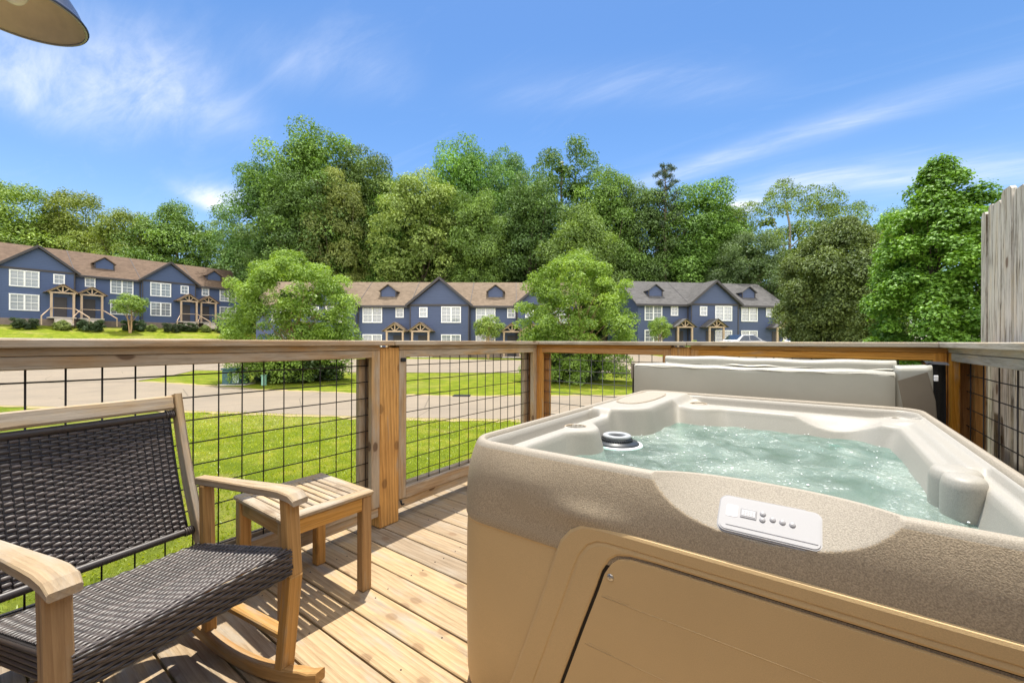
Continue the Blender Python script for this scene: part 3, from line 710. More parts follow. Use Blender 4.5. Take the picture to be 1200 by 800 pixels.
def env_clumps(n, h0, h1, Rf, Rmax, cr, seed, lobes=5, inner=.45, irr=.25):
    """clump centres inside an uneven envelope; Rf(t) is the outline for t in 0..1 from the crown's base to its top"""
    r = np.random.default_rng(seed); out = []
    ph = r.uniform(0, 6.28, 4); 
    while len(out) < n:
        t = r.random(); Rt = Rf(t)
        if r.random() > Rt + .12: continue
        a = r.uniform(0, 6.283)
        lob = 1 + irr * (math.sin(a * 2 + ph[0] + t * 4) * .6 + math.sin(a * lobes + ph[1] - t * 7) * .5 + math.sin(t * 17 + ph[2] + a) * .4)
        q = inner + (1 - inner) * r.random() ** .5
        rr = Rmax * Rt * lob * q; c = r.uniform(*cr)
        out.append((rr * math.cos(a), rr * math.sin(a), h0 + (h1 - h0) * t, c))
    return out
def trunk_mesh(name, H, r0, mat, limbs, seed, top=.75, bend=.03, forks=1, lean=0):
    rr = random.Random(seed); b = MB()
    for f in range(forks):
        a = 6.283 * f / max(forks, 1) + rr.random(); sp = 0 if forks == 1 else H * .07
        pts = []; rad = []
        for k in range(7):
            t = k / 6
            pts.append((math.cos(a) * sp * (t ** .7) + rr.uniform(-bend, bend) * H * t, math.sin(a) * sp * (t ** .7) + rr.uniform(-bend, bend) * H * t, -.3 + (H * top + .3) * t)); rad.append(r0 * (1 - .72 * t) * (1.35 if k == 0 else 1))
        b.tube(pts, rad, 8)
        main = pts
        for c in limbs[f::forks]:
            t = min(.95, max(.25, (c[2] / (H * top)) * rr.uniform(.45, .75))); k = t * 6; i = min(int(k), 5)
            s_ = Vector(main[i]).lerp(Vector(main[i + 1]), k - i); e = Vector(c[:3]); m_ = s_.lerp(e, .5) + Vector((0, 0, -(e - s_).length * .10)) + Vector((rr.uniform(-1, 1), rr.uniform(-1, 1), 0)) * (e - s_).length * .07
            ra = r0 * (1 - .72 * t) * .45
            b.tube([s_, s_.lerp(m_, .55), m_, m_.lerp(e, .5), e], [ra, ra * .8, ra * .6, ra * .42, ra * .2], 6, False)
    return b.mesh(name, mat)
KIND = {}
def kind(key, n, h0, H, Rf, Rmax, cr, per, leaf, mat, seed, trunk_r, bark='bark', nl=14, **kw):
    core = kw.pop('core', 46); tk = {k: kw.pop(k) for k in ('top', 'bend', 'forks') if k in kw}
    lk = {k: kw.pop(k) for k in ('up', 'aspect', 'thick', 'flat') if k in kw}
    cl = env_clumps(n, h0, H, Rf, Rmax, cr, seed, **kw)
    V, F = leaves(cl, per, leaf, seed + 1, **lk)
    c1 = CLUMP
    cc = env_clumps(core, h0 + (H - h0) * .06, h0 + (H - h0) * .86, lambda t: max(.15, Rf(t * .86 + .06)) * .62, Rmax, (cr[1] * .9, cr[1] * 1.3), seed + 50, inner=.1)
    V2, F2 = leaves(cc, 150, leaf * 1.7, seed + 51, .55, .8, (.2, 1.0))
    V = np.concatenate([V, V2]); F = np.concatenate([F, F2 + len(V) - len(V2)]); globals()['CLUMP'] = np.concatenate([c1, CLUMP * .3])  # core leaves toned darker: the crown's inner shade put into their colour
    rr = random.Random(seed); far = sorted(cl, key=lambda c: rr.random())[:nl]
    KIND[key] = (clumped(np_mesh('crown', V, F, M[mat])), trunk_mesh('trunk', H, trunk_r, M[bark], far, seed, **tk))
def tree(key, name, label, cat, pos, sx, sz, rz, group=None):
    t = thing(name, label, cat, pos, rz, group); c, k = KIND[key]
    for nm, me in (('crown', c), ('trunk', k)):
        o = obj(nm, me, t); o.scale = (sx, sx, sz)
    return t
dome = lambda t: math.sin(math.pi * min(1, .12 + t * .88)) ** .6
egg = lambda t: (math.sin(math.pi * (t ** .75) * .96 + .10)) ** .7
tall = lambda t: .35 + .65 * math.sin(math.pi * (.10 + .86 * t ** .9)) ** .8
cone = lambda t: max(.06, (1 - t) ** .75 * (.75 + .25 * min(1, t * 6)))
H10 = 10.0                                        # forest kinds are 10 m tall and scaled up
kind('broad', 150, 2.6, 9.6, egg, 3.3, (.50, 1.0), 294, 0.144, 'leaf_mid', 11, .20, irr=.30)
kind('broad2', 150, 2.2, 9.5, dome, 3.5, (.50, .95), 282, 0.137, 'leaf_dark', 12, .22, irr=.34)
kind('poplar', 160, 2.0, 9.7, tall, 2.2, (.38, .80), 268, 0.123, 'leaf_mid', 13, .16, irr=.34)
kind('poplar2', 160, 1.5, 9.7, tall, 2.3, (.36, .78), 256, 0.123, 'leaf_dark', 14, .16, irr=.38)
kind('yellow', 150, 1.8, 9.6, tall, 2.5, (.40, .80), 268, 0.130, 'leaf_yellow', 15, .16, irr=.34)
kind('bright', 150, 1.6, 9.6, egg, 3.4, (.48, .92), 256, 0.137, 'leaf_bright', 16, .18, irr=.36)
kind('olive', 170, 1.4, 9.6, dome, 3.7, (.45, .90), 294, 0.123, 'leaf_olive', 17, .18, irr=.16)
kind('sparse', 120, 3.6, 9.7, egg, 3.9, (.36, .70), 217, 0.123, 'leaf_mid', 18, .17, 'bark_pale', 16, irr=.42, inner=.35, core=10, top=.9)
kind('airy', 120, 2.6, 9.8, tall, 2.5, (.28, .58), 191, 0.116, 'leaf_dark', 19, .14, 'bark', 10, irr=.40, core=14, top=.93)
kind('under', 120, .3, 5.6, dome, 3.6, (.45, .9), 120, .22, 'leaf_dark', 20, .14, irr=.3)
# a pine: bare trunk with tufts on whorls near the top
def pine():
    rr = random.Random(5); cl = []; b = MB()
    b.tube([(0, 0, -.3), (.03, 0, 3), (-.02, .03, 6.5), (0, 0, 9.7)], [.13, .11, .08, .02], 8)
    for k in range(30):
        z = 6.0 + 3.7 * (k / 29) ** .9; L_ = (1.5 - .9 * (z - 6) / 3.7) * rr.uniform(.5, 1.05); a = k * 2.4
        e = (math.cos(a) * L_, math.sin(a) * L_, z + .15); b.tube([(0, 0, z - .2), (e[0] * .5, e[1] * .5, z - .1), e], [.03, .02, .01], 5, False)
        for q in (.55, .8, 1.0): cl.append((e[0] * q, e[1] * q, e[2] + rr.uniform(-.1, .1), rr.uniform(.16, .30)))
    V, F = leaves(cl, 70, .17, 6, .4, .16, (.2, 1.0), .6)
    KIND['pine'] = (clumped(np_mesh('crown', V, F, M['needles'])), b.mesh('trunk', M['bark']))
pine()
GF = 'forest trees behind the houses'
def far_tree(key, px, top, wpx, Z, label, base=None, name='tree', cat='tree', rz=0, group=GF):
    X = (px - 600) / 495 * Z; gb = float(ground_h(X, Z)) if base is None else base
    H = (CAM_H + (400 - top) * Z / 495 - gb) * .955; wd = wpx * Z / 495
    rm = {'broad': 7.4, 'broad2': 7.9, 'poplar': 5.2, 'poplar2': 5.4, 'yellow': 5.9, 'bright': 7.7, 'olive': 8.2, 'sparse': 8.6, 'airy': 5.7, 'under': 8.0, 'pine': 2.9}[key]
    return tree(key, name, label, cat, CW(X, Z, gb), wd * 1.16 / rm, H / (5.9 if key == 'under' else 10.0), rz, group)
FT = [  # kind, picture x, top y, width, distance, label
 ('bright', 22, 207, 130, 66, 'bright leafy tree over the left roof, first from the left edge'),
 ('bright', 92, 216, 110, 70, 'rounded light green tree over the left roof, second from the left edge'),
 ('broad', 62, 246, 95, 74, 'darker low tree filling the gap behind the left roof gable'),
 ('bright', 148, 238, 88, 68, 'light green tree above the left roof dormer, third from the left edge'),
 ('broad', 208, 234, 92, 70, 'rounded mid green tree at the far end of the left roof'),
 ('sparse', 262, 247, 78, 76, 'thin see-through tree between left roof and the tall woods'),
 ('poplar2', 318, 176, 84, 62, 'tall dark tree forming the left edge of the woods'),
 ('poplar', 366, 138, 108, 60, 'tallest broad tree of the woods, above the left round tree'),
 ('poplar2', 352, 200, 90, 56, 'gray green tree in front of the tallest broad tree'),
 ('poplar2', 425, 168, 92, 62, 'tall dark tree just right of the tallest tree of the woods'),
 ('yellow', 395, 196, 70, 57, 'olive tree rising behind the left end of the tan roof'),
 ('yellow', 492, 190, 100, 58, 'yellow green tree behind the tan roof gable'),
 ('poplar', 455, 205, 70, 60, 'mid green tree just left of the yellow green tree'),
 ('poplar', 538, 155, 96, 66, 'tall mid green tree behind and right of the yellow green tree'),
 ('poplar', 563, 215, 70, 57, 'slim light tree above the right dormer of the tan roof'),
 ('broad2', 592, 161, 90, 70, 'dark rounded treetop in the middle of the woods'),
 ('airy', 662, 156, 110, 66, 'loose open-topped tree above the right round tree'),
 ('poplar2', 622, 198, 84, 60, 'dark dense tree directly left of the open-topped tree'),
 ('broad', 682, 232, 96, 55, 'low rounded bright green tree right above the right round tree'),
 ('poplar', 708, 190, 80, 62, 'tall tree between the open-topped tree and the pine'),
 ('poplar2', 747, 206, 80, 62, 'mid height tree just left of the pine'),
 ('poplar', 814, 206, 92, 62, 'mid green tree just right of the pine'),
 ('poplar2', 845, 236, 74, 66, 'darker tree behind the gray roof, left of the olive tree'),
 ('olive', 880, 262, 96, 54, 'dull olive rounded tree behind the gray roof end'),
 ('sparse', 925, 198, 132, 62, 'wide tree with pale bare branches showing, right of the olive tree'),
 ('sparse', 1000, 226, 110, 64, 'thin tree with open crown behind the dark round tree'),
 ('broad', 1052, 236, 80, 60, 'small treetop between dark round tree and bright leafy tree'),
]
rr = random.Random(2)
for k, (key, px, top, wpx, Z, lab) in enumerate(FT): far_tree(key, px, top, wpx, Z, lab, rz=rr.uniform(0, 6.28), group=GF if k > 5 else 'trees behind the left townhouses')
far_tree('pine', 779, 180, 44, 60, 'lone pine with a dark tufted top rising above the woods', name='pine_tree', cat='pine tree', group=None)
UT = [(300, 268, 'dark undergrowth tree at the left foot of the woods'), (350, 262, 'dark understorey tree under the tallest tree'), (405, 258, 'dark understorey tree above the left part of the tan roof'),
      (460, 256, 'dark understorey tree behind the left dormer of the tan roof'), (516, 262, 'dark understorey tree behind the gable of the tan roof'), (572, 264, 'dark understorey tree behind the right dormer of the tan roof'),
      (628, 256, 'dark understorey tree behind the top of the right round tree'), (690, 268, 'dark understorey tree between right round tree and gray roof'), (742, 272, 'dark understorey tree above the left dormer of the gray roof'),
      (796, 276, 'dark understorey tree at the foot of the pine'), (850, 280, 'dark understorey tree above the gable of the gray roof'), (940, 272, 'dark understorey tree left behind the dark round tree')]
for px, top, lab in UT: far_tree('under', px, top, 84, 66 + rr.uniform(-2, 4), lab, rz=rr.uniform(0, 6.28), name='understorey_tree', group='dark understorey of the woods')
woods = []
r_ = np.random.default_rng(8)
for k in range(210): woods.append((r_.uniform(-30, 42), r_.uniform(78, 86), 1.0 + 7.5 * r_.random() ** 1.2, r_.uniform(1.2, 2.2)))
woods = [(float((CW(a, b_))[0]), float((CW(a, b_))[1]), c_, d_) for a, b_, c_, d_ in woods]
V, F = leaves(woods, 90, .55, 9); tag(obj('woods', clumped(np_mesh('woods', V, F, M['leaf_dark']))), kind='stuff')

# nearer trees
kind('myrtle', 300, .10, 5.1, lambda t: (.74 + .26 * math.sin(math.pi * (.05 + .9 * t))) * (1 if t < .72 else max(.12, 1 - ((t - .72) / .30) ** 2)) , 2.15, (.22, .44), 250, .085, 'leaf_myrtle', 31, .07, 'bark_tan', 40, irr=.22, forks=4, core=22, top=.6, up=.7, inner=.55)
kind('maple', 300, .5, 8.9, lambda t: max(.07, min(1, .84 + t * .7) * (1 - t ** 2.4) ** .85), 2.65, (.32, .60), 290, .118, 'leaf_maple', 41, .16, 'bark', 30, irr=.10, core=34, aspect=.85, up=.8, thick=(.6, 1.1), top=.85)
kind('round', 330, .3, 8.0, lambda t: dome(t), 3.5, (.50, .90), 380, .15, 'leaf_round', 33, .2, 'bark', 26, irr=.10, thick=(.6, 1.05))
kind('lollipop', 60, 1.35, 2.75, lambda t: dome(t), .95, (.20, .36), 90, .10, 'leaf_bright', 34, .06, 'bark_tan', 16, irr=.1, core=4, forks=3, top=.75)
kind('shrub', 70, .05, .85, lambda t: .85 + .15 * math.sin(math.pi * t), .72, (.14, .22), 170, .08, 'leaf_hedge', 35, .04, 'bark', 6, irr=.1, core=4, forks=3)
kind('shrub_yellow', 55, .08, .9, lambda t: dome(t), .55, (.14, .24), 150, .08, 'leaf_yellow', 36, .04, 'bark', 6, irr=.15, core=4, forks=3)
def at_ground(px, py): X, Z = pg(px, py); return CW(X, Z, GZ)
tree('myrtle', 'crape_myrtle', 'round yellow green tree on the grass near the utility boxes', 'tree', at_ground(345, 447.5), 0.97, .97, .4, 'round trees on the green')
tree('myrtle', 'crape_myrtle', 'round yellow green tree behind the corner post of the railing', 'tree', at_ground(672, 446), 0.97, .99, 2.6, 'round trees on the green')
X, Z = (1101 - 600) / 495 * 19, 19.0; tree('maple', 'maple_tree', 'bright green maple beside the tall board fence', 'tree', CW(X, Z, GZ), 1.08, 1.07, 1.0)
X, Z = (986 - 600) / 495 * 29, 29.0; tree('round', 'round_tree', 'large dark rounded tree left of the bright maple', 'tree', CW(X, Z, GZ), 1.06, 1.20, 0)
t = tree('lollipop', 'small_tree', 'small clipped tree with tan trunks on the bank before the left townhouses', 'small tree', LP(8.4, 4.0), 1.45, 1.45, 0)
X, Z = (570 - 600) / 495 * 36, 36.0; tree('lollipop', 'small_tree', 'small round tree before the tan roofed townhouses', 'small tree', CW(X, Z + 3, GZ), 1.30, 1.42, 1)
X, Z = (775 - 600) / 495 * 40, 40.5; tree('lollipop', 'small_tree', 'small thin tree before the gray roofed townhouses', 'small tree', CW(X, Z, GZ), 1.05, 1.42, 2)
sh = [(1.2, 'shrub', 1.1, 'clipped dark shrub below the leftmost double windows'), (3.6, 'shrub_yellow', 1.0, 'yellow shrub left of the first porch steps'), (5.6, 'shrub', 1.25, 'dark shrub in front of the first porch'), (9.0, 'shrub', 1.3, 'dark shrub in front of the second porch, behind the small clipped tree'),
      (10.4, 'shrub_yellow', .8, 'low light shrub right of the second porch steps'), (12.2, 'shrub', 1.1, 'dark shrub under the windows right of the second porch'), (14.0, 'shrub', 1.1, 'dark shrub below the second gable, left of its windows'), (15.6, 'shrub_yellow', .9, 'yellow shrub left of the third porch'),
      (17.6, 'shrub', 1.2, 'dark shrub in front of the third porch'), (19.2, 'shrub', 1.15, 'dark shrub between the third and fourth porch'), (20.9, 'shrub', 1.0, 'dark shrub in front of the fourth porch')]
for k, (u, key, s, lab) in enumerate(sh):
    tree(key, 'shrub', lab, 'shrub', LP(u, 2.7 + .3 * (k % 3)), s, s * .95, k * 1.3, 'shrubs along the left townhouses')
tree('shrub', 'shrub', 'wide dark shrub below the left round tree beside the utility boxes', 'shrub', at_ground(350, 446.5), 2.25, 1.45, .5, 'dark shrubs below the round trees')
tree('shrub', 'shrub', 'wide dark shrub below the round tree behind the corner post', 'shrub', at_ground(669, 445.5), 1.9, 1.5, 1.7, 'dark shrubs below the round trees')
X, Z = (813 - 600) / 495 * 41.5, 41.5; tree('shrub_yellow', 'shrub', 'small conical shrub between the porches of the gray roofed townhouses', 'shrub', CW(X, Z, GZ), 1.3, 1.7, 0)
# ------------------------------------------------------------------ deck, railings, fence, house wall
def P3(*a): return Vector(a)
b = MB()
pitch, gap = .1385, .0075; y = -1.06 + .0035
xL, xR = -2.24, .72
while y < 3.36:
    joint = RNG.choice([None, None, RNG.uniform(-1.5, .2)])
    segs = [(xL, xR)] if joint is None else [(xL, joint - .002), (joint + .002, xR)]
    for a, c in segs: b.box(((a + c) / 2, y + pitch / 2, -.016 + RNG.uniform(-.0008, .0008)), (c - a, pitch - gap, .032), None, .003, 0)
    y += pitch
# align one gap with the photographed ones (y = 1.421)
tag(b.build('deck', M['deck']), kind='structure')
b = MB()
for yy in (-1.0, .3, 1.6, 2.9): b.box(((xL + xR) / 2 + .0, yy, -.125), (xR - xL - .08, .05, .18), None, .003)
b.box((xL + .02, 1.15, -.14), (.038, 4.4, .21), None, .003); b.box(((xL + xR) / 2, 3.355, -.14), (xR - xL - .1, .038, .21), None, .003)
for x in (-2.1, -.8, .5):
    for yy in (3.2, 1.2, -.9): b.box((x, yy, -.38), (.12, .12, .29), None, .003)
tag(b.build('deck_frame', M['rail_gray']), kind='structure')
# nail heads in pairs along the joists
b = MB()
y = -1.06 + .0035
while y < 3.3:
    for x in (-1.95, -1.54, -1.13, -.72):
        for e in (.3, .72):
          if RNG.random() < .45: b.lathe([(0.0001, .0012), (.0032, .001), (.0036, -.001)], (x + RNG.uniform(-.012, .012), y + pitch * e + RNG.uniform(-.008, .008), .0005), 8)
    y += pitch
tag(b.build('deck_screws', plain('rusty_screws', (.07, .055, .045), .6, .4)), kind='structure')

def railing(label, Mx, length, posts, panels, cap_mats, wire, col):
    """local frame: x along the run, y = 0 the face towards the deck, +y outwards, z up"""
    root = thing('railing', label, 'railing', tuple(Mx.translation), Mx.to_euler().z, 'wire panel railings round the deck')
    for x, m in posts:
        b = MB(); b.box((x, .07, .532), (.14, .14, 1.06), None, .006, 2); b.build('post', M[m], root)
    for (x0, x1, y0, y1, m) in cap_mats:
        b = MB(); b.box(((x0 + x1) / 2, (y0 + y1) / 2, 1.0885), (x1 - x0 - .003, y1 - y0, .029), None, .004, 0); b.build('cap_board', M[m], root)
    for p in panels:
        x0, x1 = p['x']; L_ = x1 - x0; xc = (x0 + x1) / 2
        b = MB(); b.box((xc, .018, 1.0605), (L_, .036, .0265), None, .003, 0); b.box((xc, .020, 1.024), (L_ - .10, .036, .042), None, .003, 0)
        b.box((xc, .098, 1.036), (L_, .036, .076), None, .003, 0); b.build('top_rail', M[p['top']], root)
        b = MB(); b.box((xc, .018, .160), (L_ - .11, .036, .068), None, .003, 0); b.box((xc, .036, .098), (L_, .05, .052), None, .003, 0); b.box((xc, .098, .135), (L_, .036, .12), None, .003, 0)
        b.build('bottom_rail', M[p['bottom']], root)
        for s, e in ((1, x0), (-1, x1)):
            b = MB(); b.box((e + s * .028, .0185, .588), (.055, .035, .915), None, .003, 2)
            b.box((e + s * .042, .098, .60), (.083, .034, .79), None, .003, 2); b.build('stile', M[p['stile']], root)
        b = MB(); r = p.get('r', .0030)
        x = p['v0']
        while x < x1 - .03:
            if x > x0 + .03: b.tube([(x, .060, .13), (x, .060, 1.04)], r, 6)
            x += p['dv']
        for z in p['h']:
            n = int(L_ / .25); pts = [(x0 + .02 + (L_ - .04) * k / n, .0665, z + .0015 * math.sin(k * 2.1)) for k in range(n + 1)]
            b.tube(pts, r, 6)
        b.build('wire_mesh', M[wire], root)
    return root
# left run: local x -> +y world, local +y -> -x world
ML = Matrix.Translation((-2.07, 0, 0)) @ Matrix.Rotation(R(90), 4, 'Z')
H1 = [.956, .861, .765, .668, .574, .480, .386, .292, .205]
H2 = [.945, .845, .745, .645, .545, .445, .345, .250]
left = railing('left railing with black wire panels and gray rails on both sides of an orange post', ML, 4.4,
        [(-.22, 'post'), (1.615, 'post'), (3.31, 'rail_orange')],
        [dict(x=(-.15, 1.545), v0=.0 - .0, dv=.0932, h=H1, top='rail_gray', bottom='rail_gray', stile='rail_gray', r=.0029),
         dict(x=(1.685, 3.24), v0=1.786, dv=.0993, h=H2, top='rail_gray', bottom='rail_gray', stile='rail_gray', r=.0028)],
        [(-1.0, 1.62, -.04, .10, 'rail_gray'), (1.623, 3.42, -.04, .10, 'rail_gray'), (-1.0, 1.2, .108, .248, 'rail_gray'), (1.203, 3.42, .108, .248, 'rail_gray')], 'wire_black', 0)
b = MB()
b.box((-2.076, 1.712, .985), (.03, .038, .024), None, .003); b.build('bracket', M['bracket'], left, True)
b = MB(); b.tube([(-2.066, 1.695, .125), (-2.062, 1.70, .10), (-2.060, 1.715, .10)], .006, 6); b.build('bracket', M['bracket'], left, True)
MF = Matrix.Translation((-2.07, 3.24, 0))
far = railing('far railing with orange top rail behind the hot tub', MF, 2.7,
        [(1.25, 'rail_orange')],
        [dict(x=(.0, 1.18), v0=.10, dv=.1025, h=[.940, .845, .745, .645, .545, .445, .345, .245], top='rail_orange', bottom='rail_gray', stile='rail_orange', r=.0030),
         dict(x=(1.32, 2.638), v0=1.42, dv=.1025, h=[.940, .845, .745, .645, .545, .445, .345, .245], top='rail_orange', bottom='rail_gray', stile='rail_orange', r=.0030)],
        [(.043, 1.30, -.04, .10, 'rail_pale'), (1.303, 2.60, -.04, .10, 'rail_pale'), (.183, 2.52, .108, .248, 'rail_gray')], 'wire_pale', 0)
MR = Matrix.Translation((.57, 3.24, 0)) @ Matrix.Rotation(R(-90), 4, 'Z')
right = railing('right railing with peeling pale top rail in front of the board fence', MR, 4.0,
        [(-.07, 'rail_orange'), (1.9, 'rail_gray')],
        [dict(x=(.0, 1.83), v0=.12, dv=.21, h=[.93, .845, .755, .665, .57, .47, .37, .27], top='rail_pale', bottom='rail_gray', stile='rail_orange', r=.0027),
         dict(x=(1.97, 4.1), v0=2.1, dv=.105, h=[.93, .845, .755, .665, .57, .47, .37, .27], top='rail_pale', bottom='rail_gray', stile='rail_gray', r=.0034)],
        [(-.05, 1.6, -.04, .10, 'rail_pale'), (1.603, 4.2, -.04, .10, 'rail_gray')], 'wire_black', 0)
# privacy fence beyond the right railing
fen = thing('board_fence', 'tall weathered board fence with uneven tops at the right edge', 'fence', (.80, 3.55, GZ))
yy = 3.545; k = 0
tops = [1.835, 1.86, 1.845, 1.870, 1.83, 1.85, 1.84, 1.86]
while yy > -1.6:
    wd = (.088, .09, .14, .145, .138, .142, .135, .14)[k % 8]
    top = tops[k % 8] + RNG.uniform(-.008, .008); b = MB(); h = top - GZ - .06; lean = RNG.uniform(-.006, .006)
    x = .755 + (.007 if k % 3 == 1 else 0)
    c0, c1, cc = yy - wd + .004, yy - .002, .022
    o2 = [(c0, GZ + .06), (c1, GZ + .06), (c1 + lean, top - cc), (c1 - cc + lean, top), (c0 + cc + lean, top - RNG.uniform(0, .012)), (c0 + lean, top - cc)]
    off = RNG.uniform(0, 50); V = []
    n = len(o2)
    for xx in (x + .019, x):
        for (a, z) in o2: V.append((xx, a, z))
    Fc = [(i, (i + 1) % n, n + (i + 1) % n, n + i) for i in range(n)] + [tuple(range(n, 2 * n)), tuple(range(n))[::-1]]
    b._add(V, Fc, [(p[2] + off, p[1] + off, p[0]) for p in V]); b.build('board', M['fence'], fen, True)
    yy -= wd + RNG.choice([.001, .004, .006]); k += 1
for z in (0.05, .8, 1.5):
    b = MB(); b.box((.835, 1.0, z), (.036, 5.05, .085), None, .004, 1); b.build('fence_rail', M['fence'], fen, True)
for yy in (3.45, 1.1, -1.2):
    b = MB(); b.box((.90, yy, .62), (.09, .09, 2.2), None, .004, 2); b.build('fence_post', M['fence'], fen, True)

# the house wall at the photographer's back carries the barn lamp
hw = thing('house_wall', 'blue lap sided house wall behind the deck', 'house wall', (0, -1.15, GZ))
b = MB(); b.box((-.5, -1.20, 1.3), (7.0, .16, 3.7), None, .01); b.build('wall', M['siding'], hw, True)
lam = thing('barn_lamp', 'dark enamel barn lamp with cream inside hanging from above at upper left', 'lamp', (-1.98, .147, 2.10))
rl = .158
prof_o = [(rl + .004, 0), (rl + .006, .004), (rl + .002, .010), (rl * .97, .018), (rl * .90, .045), (rl * .78, .078), (rl * .60, .105), (rl * .38, .122), (.035, .130), (.032, .19), (.018, .20), (.001, .20)]
b = MB(); b.lathe(prof_o, (0, 0, 0), 56); b.build('lamp_shade', M['lamp_out'], lam)
b = MB(); b.lathe([(.001, .118), (rl * .38, .112), (rl * .60, .096), (rl * .78, .069), (rl * .90, .036), (rl * .965, .012), (rl * .985, .002)], (0, 0, 0), 56); b.build('shade_lining', M['lamp_in'], lam)
b = MB(); b.tube([((rl - .001) * math.cos(a * math.pi / 32), (rl - .001) * math.sin(a * math.pi / 32), .001) for a in range(65)], .0035, 6); b.build('shade_rim', M['lamp_edge'], lam)
b = MB(); b.sphere((0, 0, .06), .032, 16, 12, (1, 1, 1.3)); b.build('bulb', M['bulb'], lam)
b = MB(); b.tube([(0, 0, .19), (0, -.005, .30), (0, -.06, .40), (0, -.16, .45), (0, -.30, .44), (0, -.45, .36), (0, -.60, .22), (0, -.8, .10), (0, -1.26, .06)], .011, 10); b.lathe([(.001, .02), (.05, .02), (.055, 0)], (0, -1.265, .06), 20, True, (0, 1, 0)); b.build('gooseneck', M['lamp_out'], lam)

# ------------------------------------------------------------------ side table
tb = thing('side_table', 'small slatted teak side table beside the rocking chair', 'side table', (-1.815, .965, 0))
x0, x1, y0, y1 = -.215, .215, -.20, .20; zt = .437
def leg(x, y): b = MB(); b.box((x, y, (zt - .02) / 2), (.046, .046, zt - .021), None, .004, 2); b.build('leg', M['teak'], tb)
for x in (x0 + .030, x1 - .030):
    for y in (y0 + .030, y1 - .030): leg(x, y)
b = MB()
b.box((x1 - .026, 0, zt - .010), (.052, y1 - y0, .020), None, .005, 1); b.box((x0 + .026, 0, zt - .010), (.052, y1 - y0, .020), None, .005, 1)
b.box((0, y0 + .024, zt - .0105), (x1 - x0 - .105, .048, .019), None, .004, 0); b.box((0, y1 - .024, zt - .0105), (x1 - x0 - .105, .048, .019), None, .004, 0)
b.build('top_frame', M['teak_gray'], tb)
n = 9; ys = (y1 - y0 - .096) / n
b = MB()
for k in range(n): b.box((0, y0 + .048 + ys * (k + .5), zt - .011 + RNG.uniform(-.001, .001)), (x1 - x0 - .106, ys - .0075, .018), None, .003, 0)
b.build('slats', M['teak_gray'], tb)
b = MB(); b.box((0, 0, zt - .034), (.05, y1 - y0 - .05, .022), None, .003, 1); b.build('batten', M['teak'], tb)
b = MB()
for y in (y0 + .024, y1 - .024): b.box((0, y, zt - .050), (x1 - x0 - .11, .020, .056), None, .003, 0)
for x in (x0 + .018, x1 - .018): b.box((x, 0, zt - .050), (.020, y1 - y0 - .11, .056), None, .003, 1)
b.build('apron', M['teak'], tb)

# ------------------------------------------------------------------ rocking chair (local x forward, y to the sitter's left, z up)
ch = thing('rocking_chair', 'teak rocking chair with woven black wicker seat and back', 'rocking chair', (-1.528, .373, 0), R(10.5))
HW = .262
def weave(b, fn, nu, nv, rows, cols, hw, amp, n_sub=4):
    """flat strands running along u, over and under the stakes; fn(u, v) -> point, normal"""
    for r in range(rows):
        v = (r + .5 + RNG.uniform(-.10, .10)) / rows; hv = hw / rows * RNG.uniform(.9, 1.06)
        V = []; F = []; m = cols * n_sub
        for i in range(m + 1):
            u = i / m; w_ = math.sin(math.pi * u * cols) * (1 if r % 2 else -1) * amp
            j = math.sin(i * 12.9 + r * 78.2) * amp * .12
            for k, (dv, dn) in enumerate(((-1, -.0018), (-.5, .0009), (.5, .0009), (1, -.0018))):
                p, nn = fn(u, v + dv * hv * .5); V.append(Vector(p) + Vector(nn) * (w_ + dn + j))
        for i in range(m):
            for k in range(3): F.append((i * 4 + k, i * 4 + k + 1, (i + 1) * 4 + k + 1, (i + 1) * 4 + k))
        b._add(V, F, None, None, True)
        V2 = [Vector(p) for p in V]
zs_f, zs_b = .452, .368; xf, xb = .245, -.245
def seat_fn(u, v):                                # v runs from back edge over the front lip and down
    s = v * .575
    x = xb + s * (1.0)
    y = (u - .5) * 2 * (HW - .012)
    sag = -.014 * math.sin(math.pi * u) * math.sin(math.pi * min(1, v / .8))
    if s < .485: return (x, y, zs_b + (zs_f - zs_b) * s / .485 + sag), (-.09, 0, 1)
    if s < .505:
        a = (s - .485) / .02 * math.pi / 2; return (xb + .485 + math.sin(a) * .013, y, zs_f - .013 + math.cos(a) * .013), (math.sin(a), 0, math.cos(a))
    return (xb + .498, y, zs_f - .013 - (s - .505)), (1, 0, 0)
b = MB(); weave(b, seat_fn, 1, 1, 58, 24, .86, .0022); b.build('seat', M['wicker'], ch)
b = MB()
b.grid(lambda u, v: (xb + .01 + .47 * v, (u - .5) * 2 * (HW - .02), zs_b + (zs_f - zs_b) * v - .006 - .014 * math.sin(math.pi * u) * math.sin(math.pi * v)), 10, 10)
b.box((xb + .488, 0, zs_f - .048), (.016, 2 * HW - .04, .068), None, .003); b.box((xb + .01, 0, zs_b - .03), (.02, 2 * HW - .04, .05), None, .003)
seat_core = b
for s in (-1, 1):
    seat_core.beam((xb, s * (HW - .013), zs_b - .035), (xf + .002, s * (HW - .013), zs_f - .035), .018, .060, .003)
seat_core.build('seat_frame', M['wicker_dark'], ch)
for s in (-1, 1):                                 # woven edge along both sides
    b = MB()
    for k in range(5):
        z_ = -.008 - k * .013
        b.tube([(xb + .01 + .48 * t / 24, s * (HW - .003 + .0025 * math.sin(math.pi * t * 1.0 + k * math.pi)), zs_b + (zs_f - zs_b) * t / 24 + z_) for t in range(25)], .0055, 5)
    b.build('seat_edging', M['wicker'], ch)
